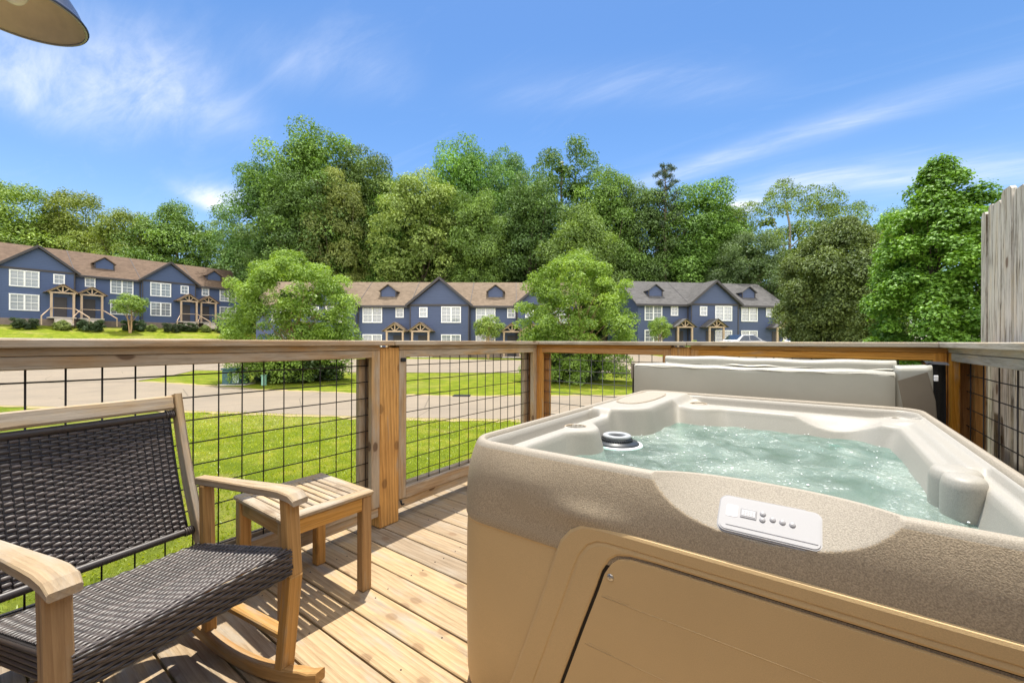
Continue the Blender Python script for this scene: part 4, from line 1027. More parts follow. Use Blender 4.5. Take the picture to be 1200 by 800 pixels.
# back: reclined
bt = R(17); bz = Vector((-math.sin(bt), 0, math.cos(bt))); bn = Vector((math.cos(bt), 0, math.sin(bt)))
B0 = Vector((-.262, 0, .36))
def back_pt(y, h, off=0): return B0 + bz * h + bn * off + Vector((0, y, 0))
BH0, BH1 = .058, .480
def back_fn(u, v):
    y = (u - .5) * 2 * (HW - .030); h = BH0 + (BH1 - BH0) * v
    return back_pt(y, h, -.022 * math.sin(math.pi * u) * .4 - .010 * math.sin(math.pi * v)), bn
b = MB(); weave(b, back_fn, 1, 1, 46, 21, 1.22, .0021, 6); b.build('back_panel', M['wicker'], ch)
b = MB()
for k in range(23):
    u = k / 22
    if k in (0, 22): b.tube([back_fn(min(max(u, .004), .996), v / 10)[0] for v in range(11)], .004, 5)
    else: b.tube([back_fn(u, v / 10)[0] for v in range(11)], .0024, 5)
b.build('back_stakes', M['wicker_dark'], ch)
b = MB()
for h in (BH0 - .004, BH1 + .004): 
    b = MB(); b.tube([back_pt(-HW + .012, h, -.004), back_pt(-HW + .035, h, -.005), back_pt(0, h, -.010), back_pt(HW - .035, h, -.005), back_pt(HW - .012, h, -.004)], .0125, 12)
    pts = []
    for e in (-1, 1):
        for k in range(4):
            y = e * (HW - .019 - k * .0065); b.tube([back_pt(y, h, -.004) + (bz * math.cos(q * math.pi / 6) + bn * math.sin(q * math.pi / 6)) * .0135 for q in range(13)], .0032, 5, False)
    b.build('back_bar', M['wicker'], ch)
b = MB(); b.beam(back_pt(-HW + .012, .527, .002), back_pt(HW - .012, .527, .002), .052, .024, .006, tuple(bn)); 
b.build('back_rail', M['teak_gray'], ch)
for s in (-1, 1):                                 # back posts: slender, bowed
    b = MB(); pts = [(back_pt(s * HW, h, o)) for h, o in ((-.03, .012), (.08, .004), (.22, -.006), (.37, -.006), (.48, 0), (.557, .006))]
    for i in range(len(pts) - 1):
        pass
    V = []; F = []; gr = []; wds = (.040, .044, .042, .038, .034, .030); off = RNG.uniform(0, 40); acc = 0
    for i, p in enumerate(pts):
        if i: acc += (pts[i] - pts[i - 1]).length
        for (a, c) in ((-1, -1), (1, -1), (1, 1), (-1, 1)):
            for e in ((.86, 1), (1, .86)) if a * c > 0 else ((1, .86), (.86, 1)):
                V.append(p + bn * a * wds[i] / 2 * e[0] + Vector((0, 1, 0)) * c * .013 * e[1]); gr.append((acc + off, a * wds[i] / 2 + off, c * .013))
    n = 8
    for i in range(len(pts) - 1):
        for j in range(n): F.append((i * n + j, i * n + (j + 1) % n, (i + 1) * n + (j + 1) % n, (i + 1) * n + j))
    F += [tuple(range(n))[::-1], tuple((len(pts) - 1) * n + j for j in range(n))]
    b._add(V, F, gr); b.build('back_post', M['teak_gray'], ch)
    # rocker: an arc of timber
    b = MB(); V = []; F = []; gr = []; Rr = .95; nseg = 18; off = RNG.uniform(0, 40)
    for i in range(nseg + 1):
        t = -.40 + .80 * i / nseg + (.0); x = t * .92 + .0; zc = Rr - math.sqrt(Rr * Rr - x * x)
        hh = .042 * (1 if 1 < i < nseg - 1 else .8)
        for (dy, dz) in ((-.017, .004), (-.014, 0), (.014, 0), (.017, .004), (.017, hh - .004), (.014, hh), (-.014, hh), (-.017, hh - .004)):
            V.append((x, s * (HW - .004) + dy, zc + dz)); gr.append((x + off, dy + off, dz))
    for i in range(nseg):
        for j in range(8): F.append((i * 8 + j, (i + 1) * 8 + j, (i + 1) * 8 + (j + 1) % 8, i * 8 + (j + 1) % 8))
    F += [tuple(range(8)), tuple(nseg * 8 + j for j in range(8))[::-1]]
    b._add(V, F, gr); b.build('rocker', M['teak'], ch)
    b = MB(); b.beam((.195, s * (HW + .004), .050), (.235, s * (HW + .004), .365), .040, .046, .004, (0, 1, 0)); b.beam((.235, s * (HW + .004), .360), (.215, s * (HW + .004), .604), .036, .046, .004, (0, 1, 0)); b.build('front_leg', M['teak'], ch)
    b = MB(); b.beam((-.205, s * (HW + .002), .052), (-.225, s * (HW + .002), .578), .030, .040, .004, (0, 1, 0)); b.build('rear_leg', M['teak'], ch)
    b = MB(); b.beam((-.20, s * (HW + .001), .19), (.20, s * (HW + .001), .165), .022, .040, .004, (0, 1, 0)); b.build('side_stretcher', M['teak'], ch)
    # armrest: wide board, flat behind and curving down in front
    V = []; F = []; gr = []; off = RNG.uniform(0, 40); prof = [(-.27, .590, .036), (-.18, .596, .040), (-.06, .603, .046), (.06, .610, .052), (.14, .615, .057), (.20, .617, .060), (.245, .612, .059), (.268, .602, .054)]
    for i, (x, z, wd) in enumerate(prof):
        th = .026 if i < 6 else (.025 if i == 6 else .018)
        for (dy, dz) in ((-.5, .004), (-.44, 0), (.44, 0), (.5, .004), (.5, th - .004), (.44, th), (-.44, th), (-.5, th - .004)):
            V.append((x, s * (HW + .004) + dy * wd, z - .015 + dz)); gr.append((x + off, dy * wd + off, dz))
    m = len(prof)
    for i in range(m - 1):
        for j in range(8): F.append((i * 8 + j, (i + 1) * 8 + j, (i + 1) * 8 + (j + 1) % 8, i * 8 + (j + 1) % 8))
    F += [tuple(range(8)), tuple((m - 1) * 8 + j for j in range(8))[::-1]]
    b = MB(); b._add(V, F, gr, .30); b.build('armrest', M['teak_gray'], ch)
b = MB(); b.beam((-.205, -HW, .17), (-.205, HW, .17), .022, .036, .004); b.build('cross_stretcher', M['teak'], ch)
# ------------------------------------------------------------------ hot tub
tub = thing('hot_tub', 'beige square hot tub with bubbling water, cover open', 'hot tub', (-.262, 1.885, 0))
TX0, TX1, TY0, TY1 = -.955, .432, .985, 2.80
TCX, TCY, THX, THY = (TX0 + TX1) / 2, (TY0 + TY1) / 2, (TX1 - TX0) / 2, (TY1 - TY0) / 2
RIM = .788
def rr_points(inset, rad, step=.010):
    hx, hy = THX - inset, THY - inset; rad = max(rad - inset, .02); pts = []
    for cx_, cy_, a0 in ((TCX - hx + rad, TCY - hy + rad, 180), (TCX + hx - rad, TCY - hy + rad, 270), (TCX + hx - rad, TCY + hy - rad, 0), (TCX - hx + rad, TCY + hy - rad, 90)):
        for k in range(17):
            a = R(a0 + 90 * k / 16); pts.append((cx_ + rad * math.cos(a), cy_ + rad * math.sin(a), math.cos(a), math.sin(a)))
    return pts
def resample(inset, rad):
    base = rr_points(inset, rad); out = []
    m = len(base)
    for i in range(m):
        a, c = base[i], base[(i + 1) % m]; d = math.hypot(c[0] - a[0], c[1] - a[1])
        big = (i % 17 == 16); n = (300 if (i // 17) in (0, 2) else 60) if big else 1
        for k in range(n):
            t = k / n; out.append(tuple(a[j] + (c[j] - a[j]) * t for j in range(4)))
    return out
SCX, SCA = -.100, .262
def cut_y(x, z):                                  # the sloping keypad facet cut into the front
    return TY0 + .095 - (.786 - z) * 1.0 - .095 * (.45 * ((x - SCX) / SCA) ** 2 + .55 * ((x - SCX) / SCA) ** 4)
def swell(x, z):
    """soft bulges of the upper front band"""
    s = math.exp(-((x + .66) / .13) ** 2 - ((z - .70) / .06) ** 2) * .006
    s += math.exp(-((x + .47) / .10) ** 2 - ((z - .655) / .03) ** 2) * .010
    return s
zprof = [(.004, .030), (.010, .016), (.028, .004), (.06, 0), (.2, -.003), (.35, -.004), (.50, -.003), (.545, -.001), (.550, -.004), (.556, -.006), (.58, -.005)]
zprof += [(.60 + .0025 * k, -.004 + .030 * ((k / 69) ** 2.4)) for k in range(70)]
zprof += [(.776, .028), (.781, .031), (.785, .035), (.7875, .040)]
lip = [(.7885, .043), (.7885, .047), (.787, .0515), (.783, .055), (.776, .058), (.73, .063)]
rings = []
for z, ins in zprof + lip: rings.append((z, ins))
V = []; F = []; mi = []; fac = []
base0 = resample(0, .135); NP = len(base0)
for z, ins in rings:
    for (x, y, nx, ny), in zip(resample(0, .135)):
        px, py = x - nx * ins, y - ny * ins; fac.append(False)
        if ny < -.5 and z > .55 and ins < .045:
            py -= swell(px, z)
        if ny < -.85:
            if ins <= .041 and z > .60:
                fac[-1] = cut_y(px, z) > py + .0003; py = max(py, cut_y(px, z))
            elif ins > .041:
                rec = max(0, cut_y(px, .786) - (TY0 + .036)); py += rec
        V.append((px, py, z))
nr = len(rings)
for r in range(nr - 1):
    for i in range(NP):
        F.append((r * NP + i, r * NP + (i + 1) % NP, (r + 1) * NP + (i + 1) % NP, (r + 1) * NP + i))
        zc = (rings[r][0] + rings[r + 1][0]) / 2
        x, y = V[r * NP + i][0], V[r * NP + i][1]
        facet = fac[r * NP + i] and fac[(r + 1) * NP + i]
        mi.append(0 if (zc > .772 or r >= len(zprof) - 2 or facet) else (1 if zc > .549 else 2))
V = np.array(V) - np.array([-.262, 1.885, 0]); F = np.array(F)
me = np_mesh('outer_shell', V, F, [M['tub_rim'], M['tub_band'], M['tub_skirt']], True, np.array(mi)); me.set_sharp_from_angle(angle=R(24)); obj('outer_shell', me, tub)
# inner shell as a height field
def sdbox(x, y, cx_, cy_, hx, hy, r):
    qx = np.abs(x - cx_) - hx + r; qy = np.abs(y - cy_) - hy + r
    return np.hypot(np.maximum(qx, 0), np.maximum(qy, 0)) + np.minimum(np.maximum(qx, qy), 0) - r
def smin(a, b, k): h = np.clip(.5 + .5 * (b - a) / k, 0, 1); return b + (a - b) * h - k * h * (1 - h)
def smax(a, b, k): return -smin(-a, -b, k)
res = .0045
gx = np.arange(TX0 + .03, TX1 - .025, res); gy = np.arange(TY0 + .03, TY1 - .025, res)
GX, GY = np.meshgrid(gx, gy)
def basin_sd(x, y):
    d = sdbox(x, y, (-.800 + .345) / 2, (1.085 + 2.47) / 2, (.800 + .345) / 2, (2.47 - 1.085) / 2, .11)
    d = smax(d, -sdbox(x, y, -.90, 2.45, .235, .52, .13), .05)      # filter housing in the far left corner
    d = smax(d, -(np.hypot((x + .815), (y - 1.565)) - .085), .05)     # cup holder at the left
    d = smax(d, -(np.hypot((x + .53), (y - 2.50)) - .10), .05)
    d = smax(d, -(np.hypot((x - .31), (y - 2.50)) - .13), .06)
    d = smax(d, -sdbox(x, y, .42, 2.12, .135, .52, .05), .025)

    return d
D = basin_sd(GX, GY)
E_ = sdbox(GX, GY, TCX, TCY, THX, THY, .135)       # distance inside the outer edge (negative)
ledge = np.full_like(D, .750)
lid_zone = sdbox(GX, GY, -.83, 2.36, .20, .50, .05)
ledge = ledge + .036 * sstep(.02, -.03, lid_zone)  # the filter housing stands flush with the rim
# raised inner ridge and the cover channel at the near left
chan = sdbox(GX, GY, -.872, 1.45, .040, .42, .03)
ledge = ledge + .004 * sstep(.10, .03, np.abs(GX + .805) * 1.0) * sstep(1.90, 1.84, GY) * (GX < -.6)
ledge = ledge - .040 * sstep(.004, -.016, chan)
# right side: flat shelf rising to the rim, back: low channel before the rear lip
ledge = ledge + .018 * sstep(.20, .32, GX) * sstep(.012, .045, D)
back = sstep(2.56, 2.60, GY) * sstep(-.60, -.54, GX); ledge = ledge - .028 * back
rl_ = sstep(-.075, -.060, E_); Zg = ledge * (1 - rl_) + (.775) * rl_
for cx_, cy_, rad in ((-.800, 1.548, .040), (-.545, 2.545, .043), (.315, 2.53, .047)):
    rr_ = np.hypot(GX - cx_, GY - cy_); Zg = Zg - .045 * sstep(rad, rad - .007, rr_) + .004 * np.exp(-((rr_ - rad - .006) / .006) ** 2)
for cx_, cy_ in ((-.800, 1.548), (-.545, 2.545), (.315, 2.53)):
    b = MB(); b.tube([(cx_ + .262 + .043 * math.cos(a * math.pi / 20), cy_ - 1.885 + .043 * math.sin(a * math.pi / 20), .7535) for a in range(41)], .0034, 6, False); b.build('cup_holder_ring', M['tub_band'], tub)
# headrest scoop in the back wall
sc_ = np.exp(-((GX - .065) / .115) ** 4); Dw = D + .050 * sc_ * sstep(2.30, 2.47, GY) * 0
depth_in = np.maximum(-D, 0)
tilt = .26 + .20 * sstep(2.1, 2.45, GY)             # walls lean out a little, the back one more
edge_r = .016
drop = np.where(depth_in < edge_r, edge_r - np.sqrt(np.maximum(edge_r ** 2 - depth_in ** 2, 0)), edge_r + (depth_in - edge_r) / tilt)
drop = np.minimum(drop, .36)
sl = np.clip((GX - .065) / .16, -1, 1); scoop = np.clip(1 - sl ** 2, 0, 1) * .052
sc_sd = (2.47 + .02) - GY - .0
cutz = .757 - .004 - (np.maximum(0, 2.50 - GY)) * .80
insc = (np.abs(GX - .065) < .16) & (GY > 2.36) & (GY < 2.52)
Zb = ledge - drop
Zg = np.where(D < 0, np.minimum(Zg, Zb), Zg)
Zs = .750 - scoop * sstep(2.53, 2.44, GY)
Zg = np.where(insc & (D > -.03) & (D < .05), np.minimum(Zg, Zs), Zg)
ok = E_ < -.052
# front facet pushes the lip inwards: drop the field there
rec = np.maximum(0, (TY0 + .095 - .095 * (.45 * ((GX - SCX) / SCA) ** 2 + .55 * ((GX - SCX) / SCA) ** 4)) - (TY0 + .036))
ok &= ~((GY < TY0 + .060 + rec) & (GY < TY0 + .3))
idx = -np.ones(GX.shape, int); idx[ok] = np.arange(ok.sum())
P = np.stack([GX[ok] + .262, GY[ok] - 1.885, Zg[ok]], 1)
q = np.stack([idx[:-1, :-1], idx[:-1, 1:], idx[1:, 1:], idx[1:, :-1]], -1).reshape(-1, 4); q = q[(q >= 0).all(1)]
obj('inner_shell', np_mesh('inner_shell', P, q, M['tub_inner'], True), tub)
for px_, py_, pr_ in ((.300, 1.618, .054), (.300, 1.538, .044)):   # the two rounded columns on the right
    b = MB(Matrix.Translation((px_ + .262, py_ - 1.885, 0)) @ Matrix.Diagonal((1.0, 1.25, 1, 1))); b.lathe([(pr_ * 1.06, .50), (pr_ * 1.02, .66), (pr_, .735), (pr_ * .97, .744), (pr_ * .90, .756), (pr_ * .78, .763), (pr_ * .5, .7655), (.0001, .766)], (0, 0, 0), 56); b.build('column', M['tub_inner'], tub)
# water
def watermat():
    m = bpy.data.materials.new('bubbling_water'); m.use_nodes = True; g = NG(m); n, l = g.n, g.l; n.remove(n['Principled BSDF']); o = g.coord('Object')
    big = g.noise(g.map(o, (1, 1, 0)), 3.2, 4, .6, .8); mid = g.noise(g.map(o, (1, 1, 0)), 13, 5, .65, .6); fine = g.noise(g.map(o, (1, 1, 0)), 60, 3, .6, .3)
    warp = g.n.new('ShaderNodeVectorMath'); warp.operation = 'ADD'; l.new(g.map(o, (1, 1, 0)), warp.inputs[0])
    cell = g.vor(g.map(o, (1, 1, 0)), 44, 'F1'); cell2 = g.vor(g.map(o, (1, 1, 0), (3, 5, 0)), 95, 'F1')
    bub = g.math('MAXIMUM', g.rng(cell, .30, .16), g.math('MULTIPLY', g.rng(cell2, .32, .14), .8))
    patch = g.rng(g.math('ADD', g.math('MULTIPLY', big, .5), g.math('MULTIPLY', mid, .5)), .47, .62)
    foam = g.math('MULTIPLY', bub, patch, True)
    streaks = g.rng(g.noise(g.map(o, (1.2, 5, 0), (0, 0, 0), (0, 0, R(-20))), 7, 5, .7, .8), .58, .72, 0, .5)
    foam = g.math('MAXIMUM', foam, g.math('MULTIPLY', streaks, patch))
    tint = g.mix(g.rng(mid, .35, .65), (.33, .455, .415), (.52, .61, .575))
    tint = g.mix(g.rng(big, .42, .62, 0, .8), tint, (.50, .58, .50))
    col = g.mix(g.math('MULTIPLY', foam, .85), tint, (.86, .90, .88))
    d = n.new('ShaderNodeBsdfPrincipled'); l.new(col, d.inputs['Base Color']); d.inputs['Roughness'].default_value = .07; d.inputs['IOR'].default_value = 1.33; d.inputs['Specular IOR Level'].default_value = .6
    nb = g.bump(g.math('ADD', mid, g.math('MULTIPLY', fine, .35)), .42, .03); nb = g.bump(foam, .5, .006, nb); l.new(nb, d.inputs['Normal'])
    t = n.new('ShaderNodeBsdfTransparent'); t.inputs[0].default_value = (.72, .91, .86, 1)
    mx = n.new('ShaderNodeMixShader'); l.new(g.math('MULTIPLY', g.math('SUBTRACT', 1.0, foam), g.rng(big, .35, .65, .86, .48)), mx.inputs[0]); l.new(d.outputs[0], mx.inputs[1]); l.new(t.outputs[0], mx.inputs[2])
    l.new(mx.outputs[0], n['Material Output'].inputs[0]); return m
WZ = .664
wx = np.arange(-.84, .40, .010); wy = np.arange(1.05, 2.52, .010); WX, WY = np.meshgrid(wx, wy)
rg = np.random.default_rng(4); hz = np.zeros_like(WX)
for k in range(46):
    fr = rg.uniform(10, 75); a = rg.uniform(0, 6.28); hz += math.sqrt(10 / fr) * np.sin((WX * math.cos(a) + WY * math.sin(a)) * fr + rg.uniform(0, 6.28) + .6 * np.sin(WX * 7 + k) + .5 * np.sin(WY * 6 - k)) * .0008
for (jx, jy) in ((-.35, 1.9), (.05, 2.15), (-.2, 2.25), (.1, 1.75), (-.45, 1.45)): hz += .010 * np.exp(-((WX - jx) ** 2 + (WY - jy) ** 2) / .012) * (1 + .6 * np.sin(WX * 60 + WY * 45))
ok = basin_sd(WX, WY) < .004
idx = -np.ones(WX.shape, int); idx[ok] = np.arange(ok.sum())
P = np.stack([WX[ok] + .262, WY[ok] - 1.885, WZ + hz[ok]], 1)
q = np.stack([idx[:-1, :-1], idx[:-1, 1:], idx[1:, 1:], idx[1:, :-1]], -1).reshape(-1, 4); q = q[(q >= 0).all(1)]
obj('water', np_mesh('water', P, q, watermat(), True), tub)
b = MB(); rb = random.Random(12)                   # froth: bubbles and flecks on the surface
k = 0
while k < 130:
    x, y = rb.uniform(-.78, .32), rb.uniform(1.12, 2.44)
    jets = max(math.exp(-((x - jx) ** 2 + (y - jy) ** 2) / .05) for jx, jy in ((-.35, 2.2), (.1, 2.36), (-.5, 2.2), (.2, 2.2), (-.74, 1.84), (-.2, 1.6)))
    if rb.random() > jets * .8 + .12 or float(basin_sd(np.array(x), np.array(y))) > -.045: continue
    r = rb.uniform(.0012, .0034) * (1.5 if rb.random() < .1 else 1); b.sphere((x + .262, y - 1.885, WZ + .003 + r * .2 + .004 * rb.random()), r, 8, 5, (1, rb.uniform(.7, 1.6), .6)); k += 1
fr = b.build('froth', plain('white_froth', (.86, .89, .88), .25), tub); fr['kind'] = 'stuff'
# floating skimmer
b = MB(); SKX, SKY = -.700 + .262, 1.735 - 1.885
b.lathe([(.034, .015), (.036, .046), (.038, .051), (.054, .052), (.059, .049), (.060, .043), (.056, .038), (.05, .036)], (SKX, SKY, WZ - .012), 40); b.build('skimmer_collar', M['skimmer_gray'], tub)
b = MB(); b.lathe([(.030, .0), (.034, .040)], (SKX, SKY, WZ - .012), 32); b.lathe([(.052, .038), (.058, .034), (.062, .020), (.086, .017), (.094, .010), (.092, .002), (.060, -.002)], (SKX, SKY, WZ - .006), 44)
for a in range(40):
    t = a * math.pi / 20; b.box((SKX + .064 * math.cos(t), SKY + .064 * math.sin(t), WZ + .014), (.004, .006, .020), Matrix.Rotation(t, 3, 'Z'), .001)
b.lathe([(.001, .010), (.033, .010)], (SKX, SKY, WZ - .006), 30)
b.build('skimmer_basket', M['skimmer_dark'], tub)
b = MB(); b.lathe([(.088, .004), (.098, .007), (.104, .006), (.108, .0)], (SKX, SKY, WZ - .004), 44); b.build('skimmer_ring', M['trim_white'], tub)
# lid inset in the filter housing: an oblong groove
def blob(cx_, cy_, hx, hy, n=48, p=2.6): 
    return [(cx_ + hx * math.copysign(abs(math.cos(2 * math.pi * k / n)) ** (2 / p), math.cos(2 * math.pi * k / n)), cy_ + hy * math.copysign(abs(math.sin(2 * math.pi * k / n)) ** (2 / p), math.sin(2 * math.pi * k / n))) for k in range(n)]
pts = blob(-.800 + .262, 2.36 - 1.885, .082, .28); zt_ = .7868
b = MB(); b.prism([(x, y) for x, y in pts], lambda x, y: (x, y, zt_ - .006), lambda x, y: (x * .97 + (-.800 + .262) * .03, y * .985 + (2.36 - 1.885) * .015, zt_ + .003)); b.build('filter_lid', M['tub_rim'], tub)
b = MB(); ring_ = [(x, y, zt_ + .0005) for x, y in pts]; b.tube([((x - (-.538)) * 1.03 - .538, (y - .475) * 1.012 + .475, z) for x, y, z in ring_ + ring_[:1]], .0020, 5, False); b.build('lid_groove', M['tub_band'], tub)
# frame round the access door, door, screws: built on the front face (x, z) with y outwards = -y
FY = TY0 - 1.885 - .004                            # the face the frame stands on, in tub coordinates
ox = .262
def fx(L): return [(x + ox, z) for x, z in L]
SX = .985 / 1.04
outer = [(-.775, .0), (-.72, .10), (-.60, .43), (-.565, .535), (-.548, .578), (-.520, .612), (-.488, .632), (-.455, .638), (-.36, .640), (.05, .640), (.30, .640), (.355, .637), (.40, .62), (.40, 0)]
mid_ = [(-.70, .0), (-.655, .10), (-.545, .41), (-.510, .515), (-.494, .555), (-.470, .588), (-.445, .603), (-.42, .607), (-.34, .608), (.05, .608), (.28, .608), (.335, .606), (.375, .595), (.375, 0)]
inner = [(-.628, .0), (-.585, .10), (-.485, .385), (-.447, .490), (-.432, .535), (-.412, .568), (-.392, .584), (-.36, .592), (-.30, .594), (.05, .594), (.26, .594), (.31, .592), (.345, .58), (.345, 0)]
def band(b, A, B, ya, yb):
    n = len(A); V = [(x, ya, z) for x, z in fx(A)] + [(x, yb, z) for x, z in fx(B)]
    b._add(V, [(i, i + 1, n + i + 1, n + i) for i in range(n - 1)], None, None, False)
def off(L, d):                                    # move a polyline sideways a little
    out = []
    for i, (x, z) in enumerate(L):
        a, c = L[max(0, i - 1)], L[min(len(L) - 1, i + 1)]; tx, tz = c[0] - a[0], c[1] - a[1]; ln = math.hypot(tx, tz); out.append((x + tz / ln * d, z - tx / ln * d))
    return out
b = MB()
band(b, off(outer, -.004), outer, FY + .006, FY - .005); band(b, outer, off(outer, .006), FY - .005, FY - .0075)
band(b, off(outer, .006), off(mid_, -.003), FY - .0075, FY - .0075); band(b, off(mid_, -.003), mid_, FY - .0075, FY - .0050); band(b, mid_, off(mid_, .009), FY - .0050, FY - .0075)
band(b, off(mid_, .009), off(inner, -.005), FY - .0075, FY - .0075); band(b, off(inner, -.005), inner, FY - .0075, FY - .005); band(b, inner, off(inner, .001), FY - .005, FY + .004)
b.build('door_frame', M['tub_skirt'], tub)
b = MB(); band(b, inner, off(inner, .010), FY - .0005, FY - .0005); b.build('door_gap', M['dark_gap'], tub)
dpol = [(x, z) for x, z in off(inner, .0085)]
dp = fx(dpol); cx0 = sum(p[0] for p in dp) / len(dp)
b = MB(); b.prism(dp, lambda x, z: (x, FY - .001, z), lambda x, z: (x + (cx0 - x) * .004, FY - .008, z - .001))
for z, xa in ((.470, -.43), (.335, -.475), (.20, -.53)):
    b.tube([(xa + ox, FY - .0072, z + .004), (.33 + ox, FY - .0072, z)], .0016, 6)
    b.tube([(xa + .01 + ox, FY - .0075, z + .010), (xa + .07 + ox, FY - .0075, z + .009)], .001, 6)
door = b.build('access_door', M['tub_skirt'], tub)
for x, z in ((-.408, .527), (.268, .545)):
    b = MB(); b.lathe([(.001, .003), (.006, .0028), (.0085, .001), (.009, 0)], (x + ox, FY - .008, z), 20, True, (0, -1, 0)); b.lathe([(.001, .0036), (.0028, .0036), (.0028, .003)], (x + ox, FY - .008, z), 10, True, (0, -1, 0)); b.build('screw', M['steel'], tub)
# keypad on the sloping facet
kn = Vector((0, -1, 1.0)).normalized(); ku = Vector((1, 0, 0)); kv = kn.cross(ku); kz = .727; kx = -.083
kc = Vector((kx + ox, cut_y(kx, kz) - 1.885, kz))
kr = Matrix((ku, kv, kn)).transposed().to_4x4(); KM = Matrix.Translation(kc) @ kr
def rrect(w_, h_, r, n=8): 
    pts = []
    for cx_, cy_, a0 in ((w_ / 2 - r, h_ / 2 - r, 0), (-w_ / 2 + r, h_ / 2 - r, 90), (-w_ / 2 + r, -h_ / 2 + r, 180), (w_ / 2 - r, -h_ / 2 + r, 270)):
        for k in range(n + 1): a = R(a0 + 90 * k / n); pts.append((cx_ + r * math.cos(a), cy_ + r * math.sin(a)))
    return pts
KW, KH = .182, .078
b = MB(KM); b.prism(rrect(KW + .006, KH + .006, .017), lambda x, y: (x, y, -.004), lambda x, y: (x, y, .003)); b.build('keypad_rim', M['panel_gray'], tub)
b = MB(KM); o2 = rrect(KW, KH, .015)
b.prism(o2, lambda x, y: (x, y, -.004), lambda x, y: (x, y, .006)); b.prism(rrect(KW - .006, KH - .006, .012), lambda x, y: (x, y, .006), lambda x, y: (x, y, .0075)); 
kp = b.build('keypad', M['panel_white'], tub)
b = MB(KM); b.box((.004, -KH / 2 + .013, .0078), (KW - .022, .0022, .0012), None, .0003); b.build('keypad_groove', M['panel_gray'], kp, False)
b = MB(KM); b.box((-.036, .006, .0083), (.030, .020, .0014), None, .0004); b.build('display_bezel', M['panel_gray'], kp)
b = MB(KM); b.box((-.036, .006, .0092), (.025, .0135, .001), None, .0003); dsp = b.build('display', M['panel_screen'], kp)
b = MB(KM)
for q in range(4): 
    for z_ in (-.0035, 0, .0035): b.box((-.0435 + q * .005, .006 + z_, .0099), (.0028, .0007, .0003), None, .0001)
b.build('digits', M['panel_gray'], kp)
for bx_, by_ in ((-.010, .012), (-.010, -.001), (.008, .004), (.025, .003), (.042, .002)):
    b = MB(KM @ Matrix.Translation((bx_, by_, .0078))); b.lathe([(.0001, .0018), (.0042, .0016), (.0056, .0004), (.0058, 0)], (0, 0, 0), 20); b.build('button', M['panel_gray'], kp)
    b = MB(KM @ Matrix.Translation((bx_, by_, .0097))); b.box((0, 0, 0), (.004, .0009, .0004), Matrix.Rotation(R(40), 3, 'Z'), .0001); b.box((0, .0012, 0), (.0022, .0008, .0004), None, .0001); b.build('button_mark', M['panel_white'], kp)
b = MB(KM); b.prism(rrect(.022, .026, .003), lambda x, y: (x - .067, y + .006, .0074), lambda x, y: (x - .067, y + .006, .0080)); b.build('keypad_sticker', plain('pinkish_sticker', (.76, .70, .70), .4), kp)

# ------------------------------------------------------------------ folded cover standing behind the tub
cov = thing('hot_tub_cover', 'taupe gray vinyl hot tub cover folded upright behind the tub', 'hot tub cover', (-.35, 2.93, 0))
def slab(x0, x1, y0, y1, z0, z1, seed, sagamp=.006):
    """soft vinyl slab with rounded, slightly wavy edges"""
    r2 = random.Random(seed); nx, nz = 48, 26; th = (y1 - y0) / 2; b = MB(); ph = [r2.uniform(0, 6) for _ in range(4)]
    prof = []
    rd = .028
    for k in range(9): a = math.pi / 2 * k / 8; prof.append((-th + rd - rd * math.cos(a), z1 - rd + rd * math.sin(a)))
    for k in range(9): a = math.pi / 2 * (1 - k / 8); prof.append((th - rd + rd * math.cos(a), z1 - rd + rd * math.sin(a)))
    front = [(-th, z0 + (z1 - rd - z0) * k / 16) for k in range(16)]; back_ = [(th, z0 + (z1 - rd - z0) * (1 - k / 4)) for k in range(1, 5)]
    pr = front + prof + back_; m = len(pr)
    def fn(u, v):
        x = x0 + (x1 - x0) * u; y, z = pr[min(int(round(v * (m - 1))), m - 1)]
        e = min(u, 1 - u) * (x1 - x0); sq = 1 - .16 * max(0, 1 - e / .025) ** 2
        wv = .004 * math.sin(x * 7 + ph[0]) + .0025 * math.sin(x * 19 + ph[1])
        t = (z - z0) / (z1 - z0)
        bulge = .010 * math.sin(math.pi * min(1, max(0, t))) * (1 if y < 0 else -1) + .003 * math.sin(x * 9 + z * 14 + ph[2])
        return (x, (y0 + y1) / 2 + y * sq - (bulge if y < 0 else 0), z + wv * t * (1 if t > .5 else 0))
    b.grid(fn, nx, m - 1, True)
    for u in (0, 1):
        ring_ = [fn(u, j / (m - 1)) for j in range(m)]; b._add(ring_, [tuple(range(m)) if u else tuple(range(m))[::-1]], None, None, False)
    return b
slab(-1.03, .315, 2.855, 2.965, .05, .952, 1).build('front_half', M['vinyl'], cov, True)
slab(-.86, .335, 2.985, 3.10, .05, 1.002, 2).build('rear_half', M['vinyl'], cov, True)
b = MB(); b.tube([(-1.02 + 1.33 * k / 40, 2.856 + .002 * math.sin(k), .936 + .003 * math.sin(k * .9)) for k in range(41)], .0035, 6); b.build('seam_welt', M['vinyl'], cov, True)
b = MB(); b.grid(lambda u, v: (-.85 + 1.17 * u, 2.965 + .035 * v, .955 + .030 * v - .012 * math.sin(math.pi * v) + .003 * math.sin(u * 40)), 40, 5); b.build('hinge_flap', M['vinyl'], cov, True)
slab(.318, .455, 2.88, 3.02, .62, .985, 5).build('skirt_roll', M['vinyl'], cov, True)
b = MB(); fl = [(.318, 2.812, .912), (.425, 2.830, .958), (.455, 2.836, .82), (.462, 2.838, .70), (.352, 2.818, .70)]
b._add([Vector(p) for p in fl] + [Vector(p) + Vector((.004, .010, 0)) for p in fl], [tuple(range(5)), tuple(range(9, 4, -1))] + [(i, 5 + i, 5 + (i + 1) % 5, (i + 1) % 5) for i in range(5)]); b.build('skirt_flap', M['vinyl_brown'], cov, True)
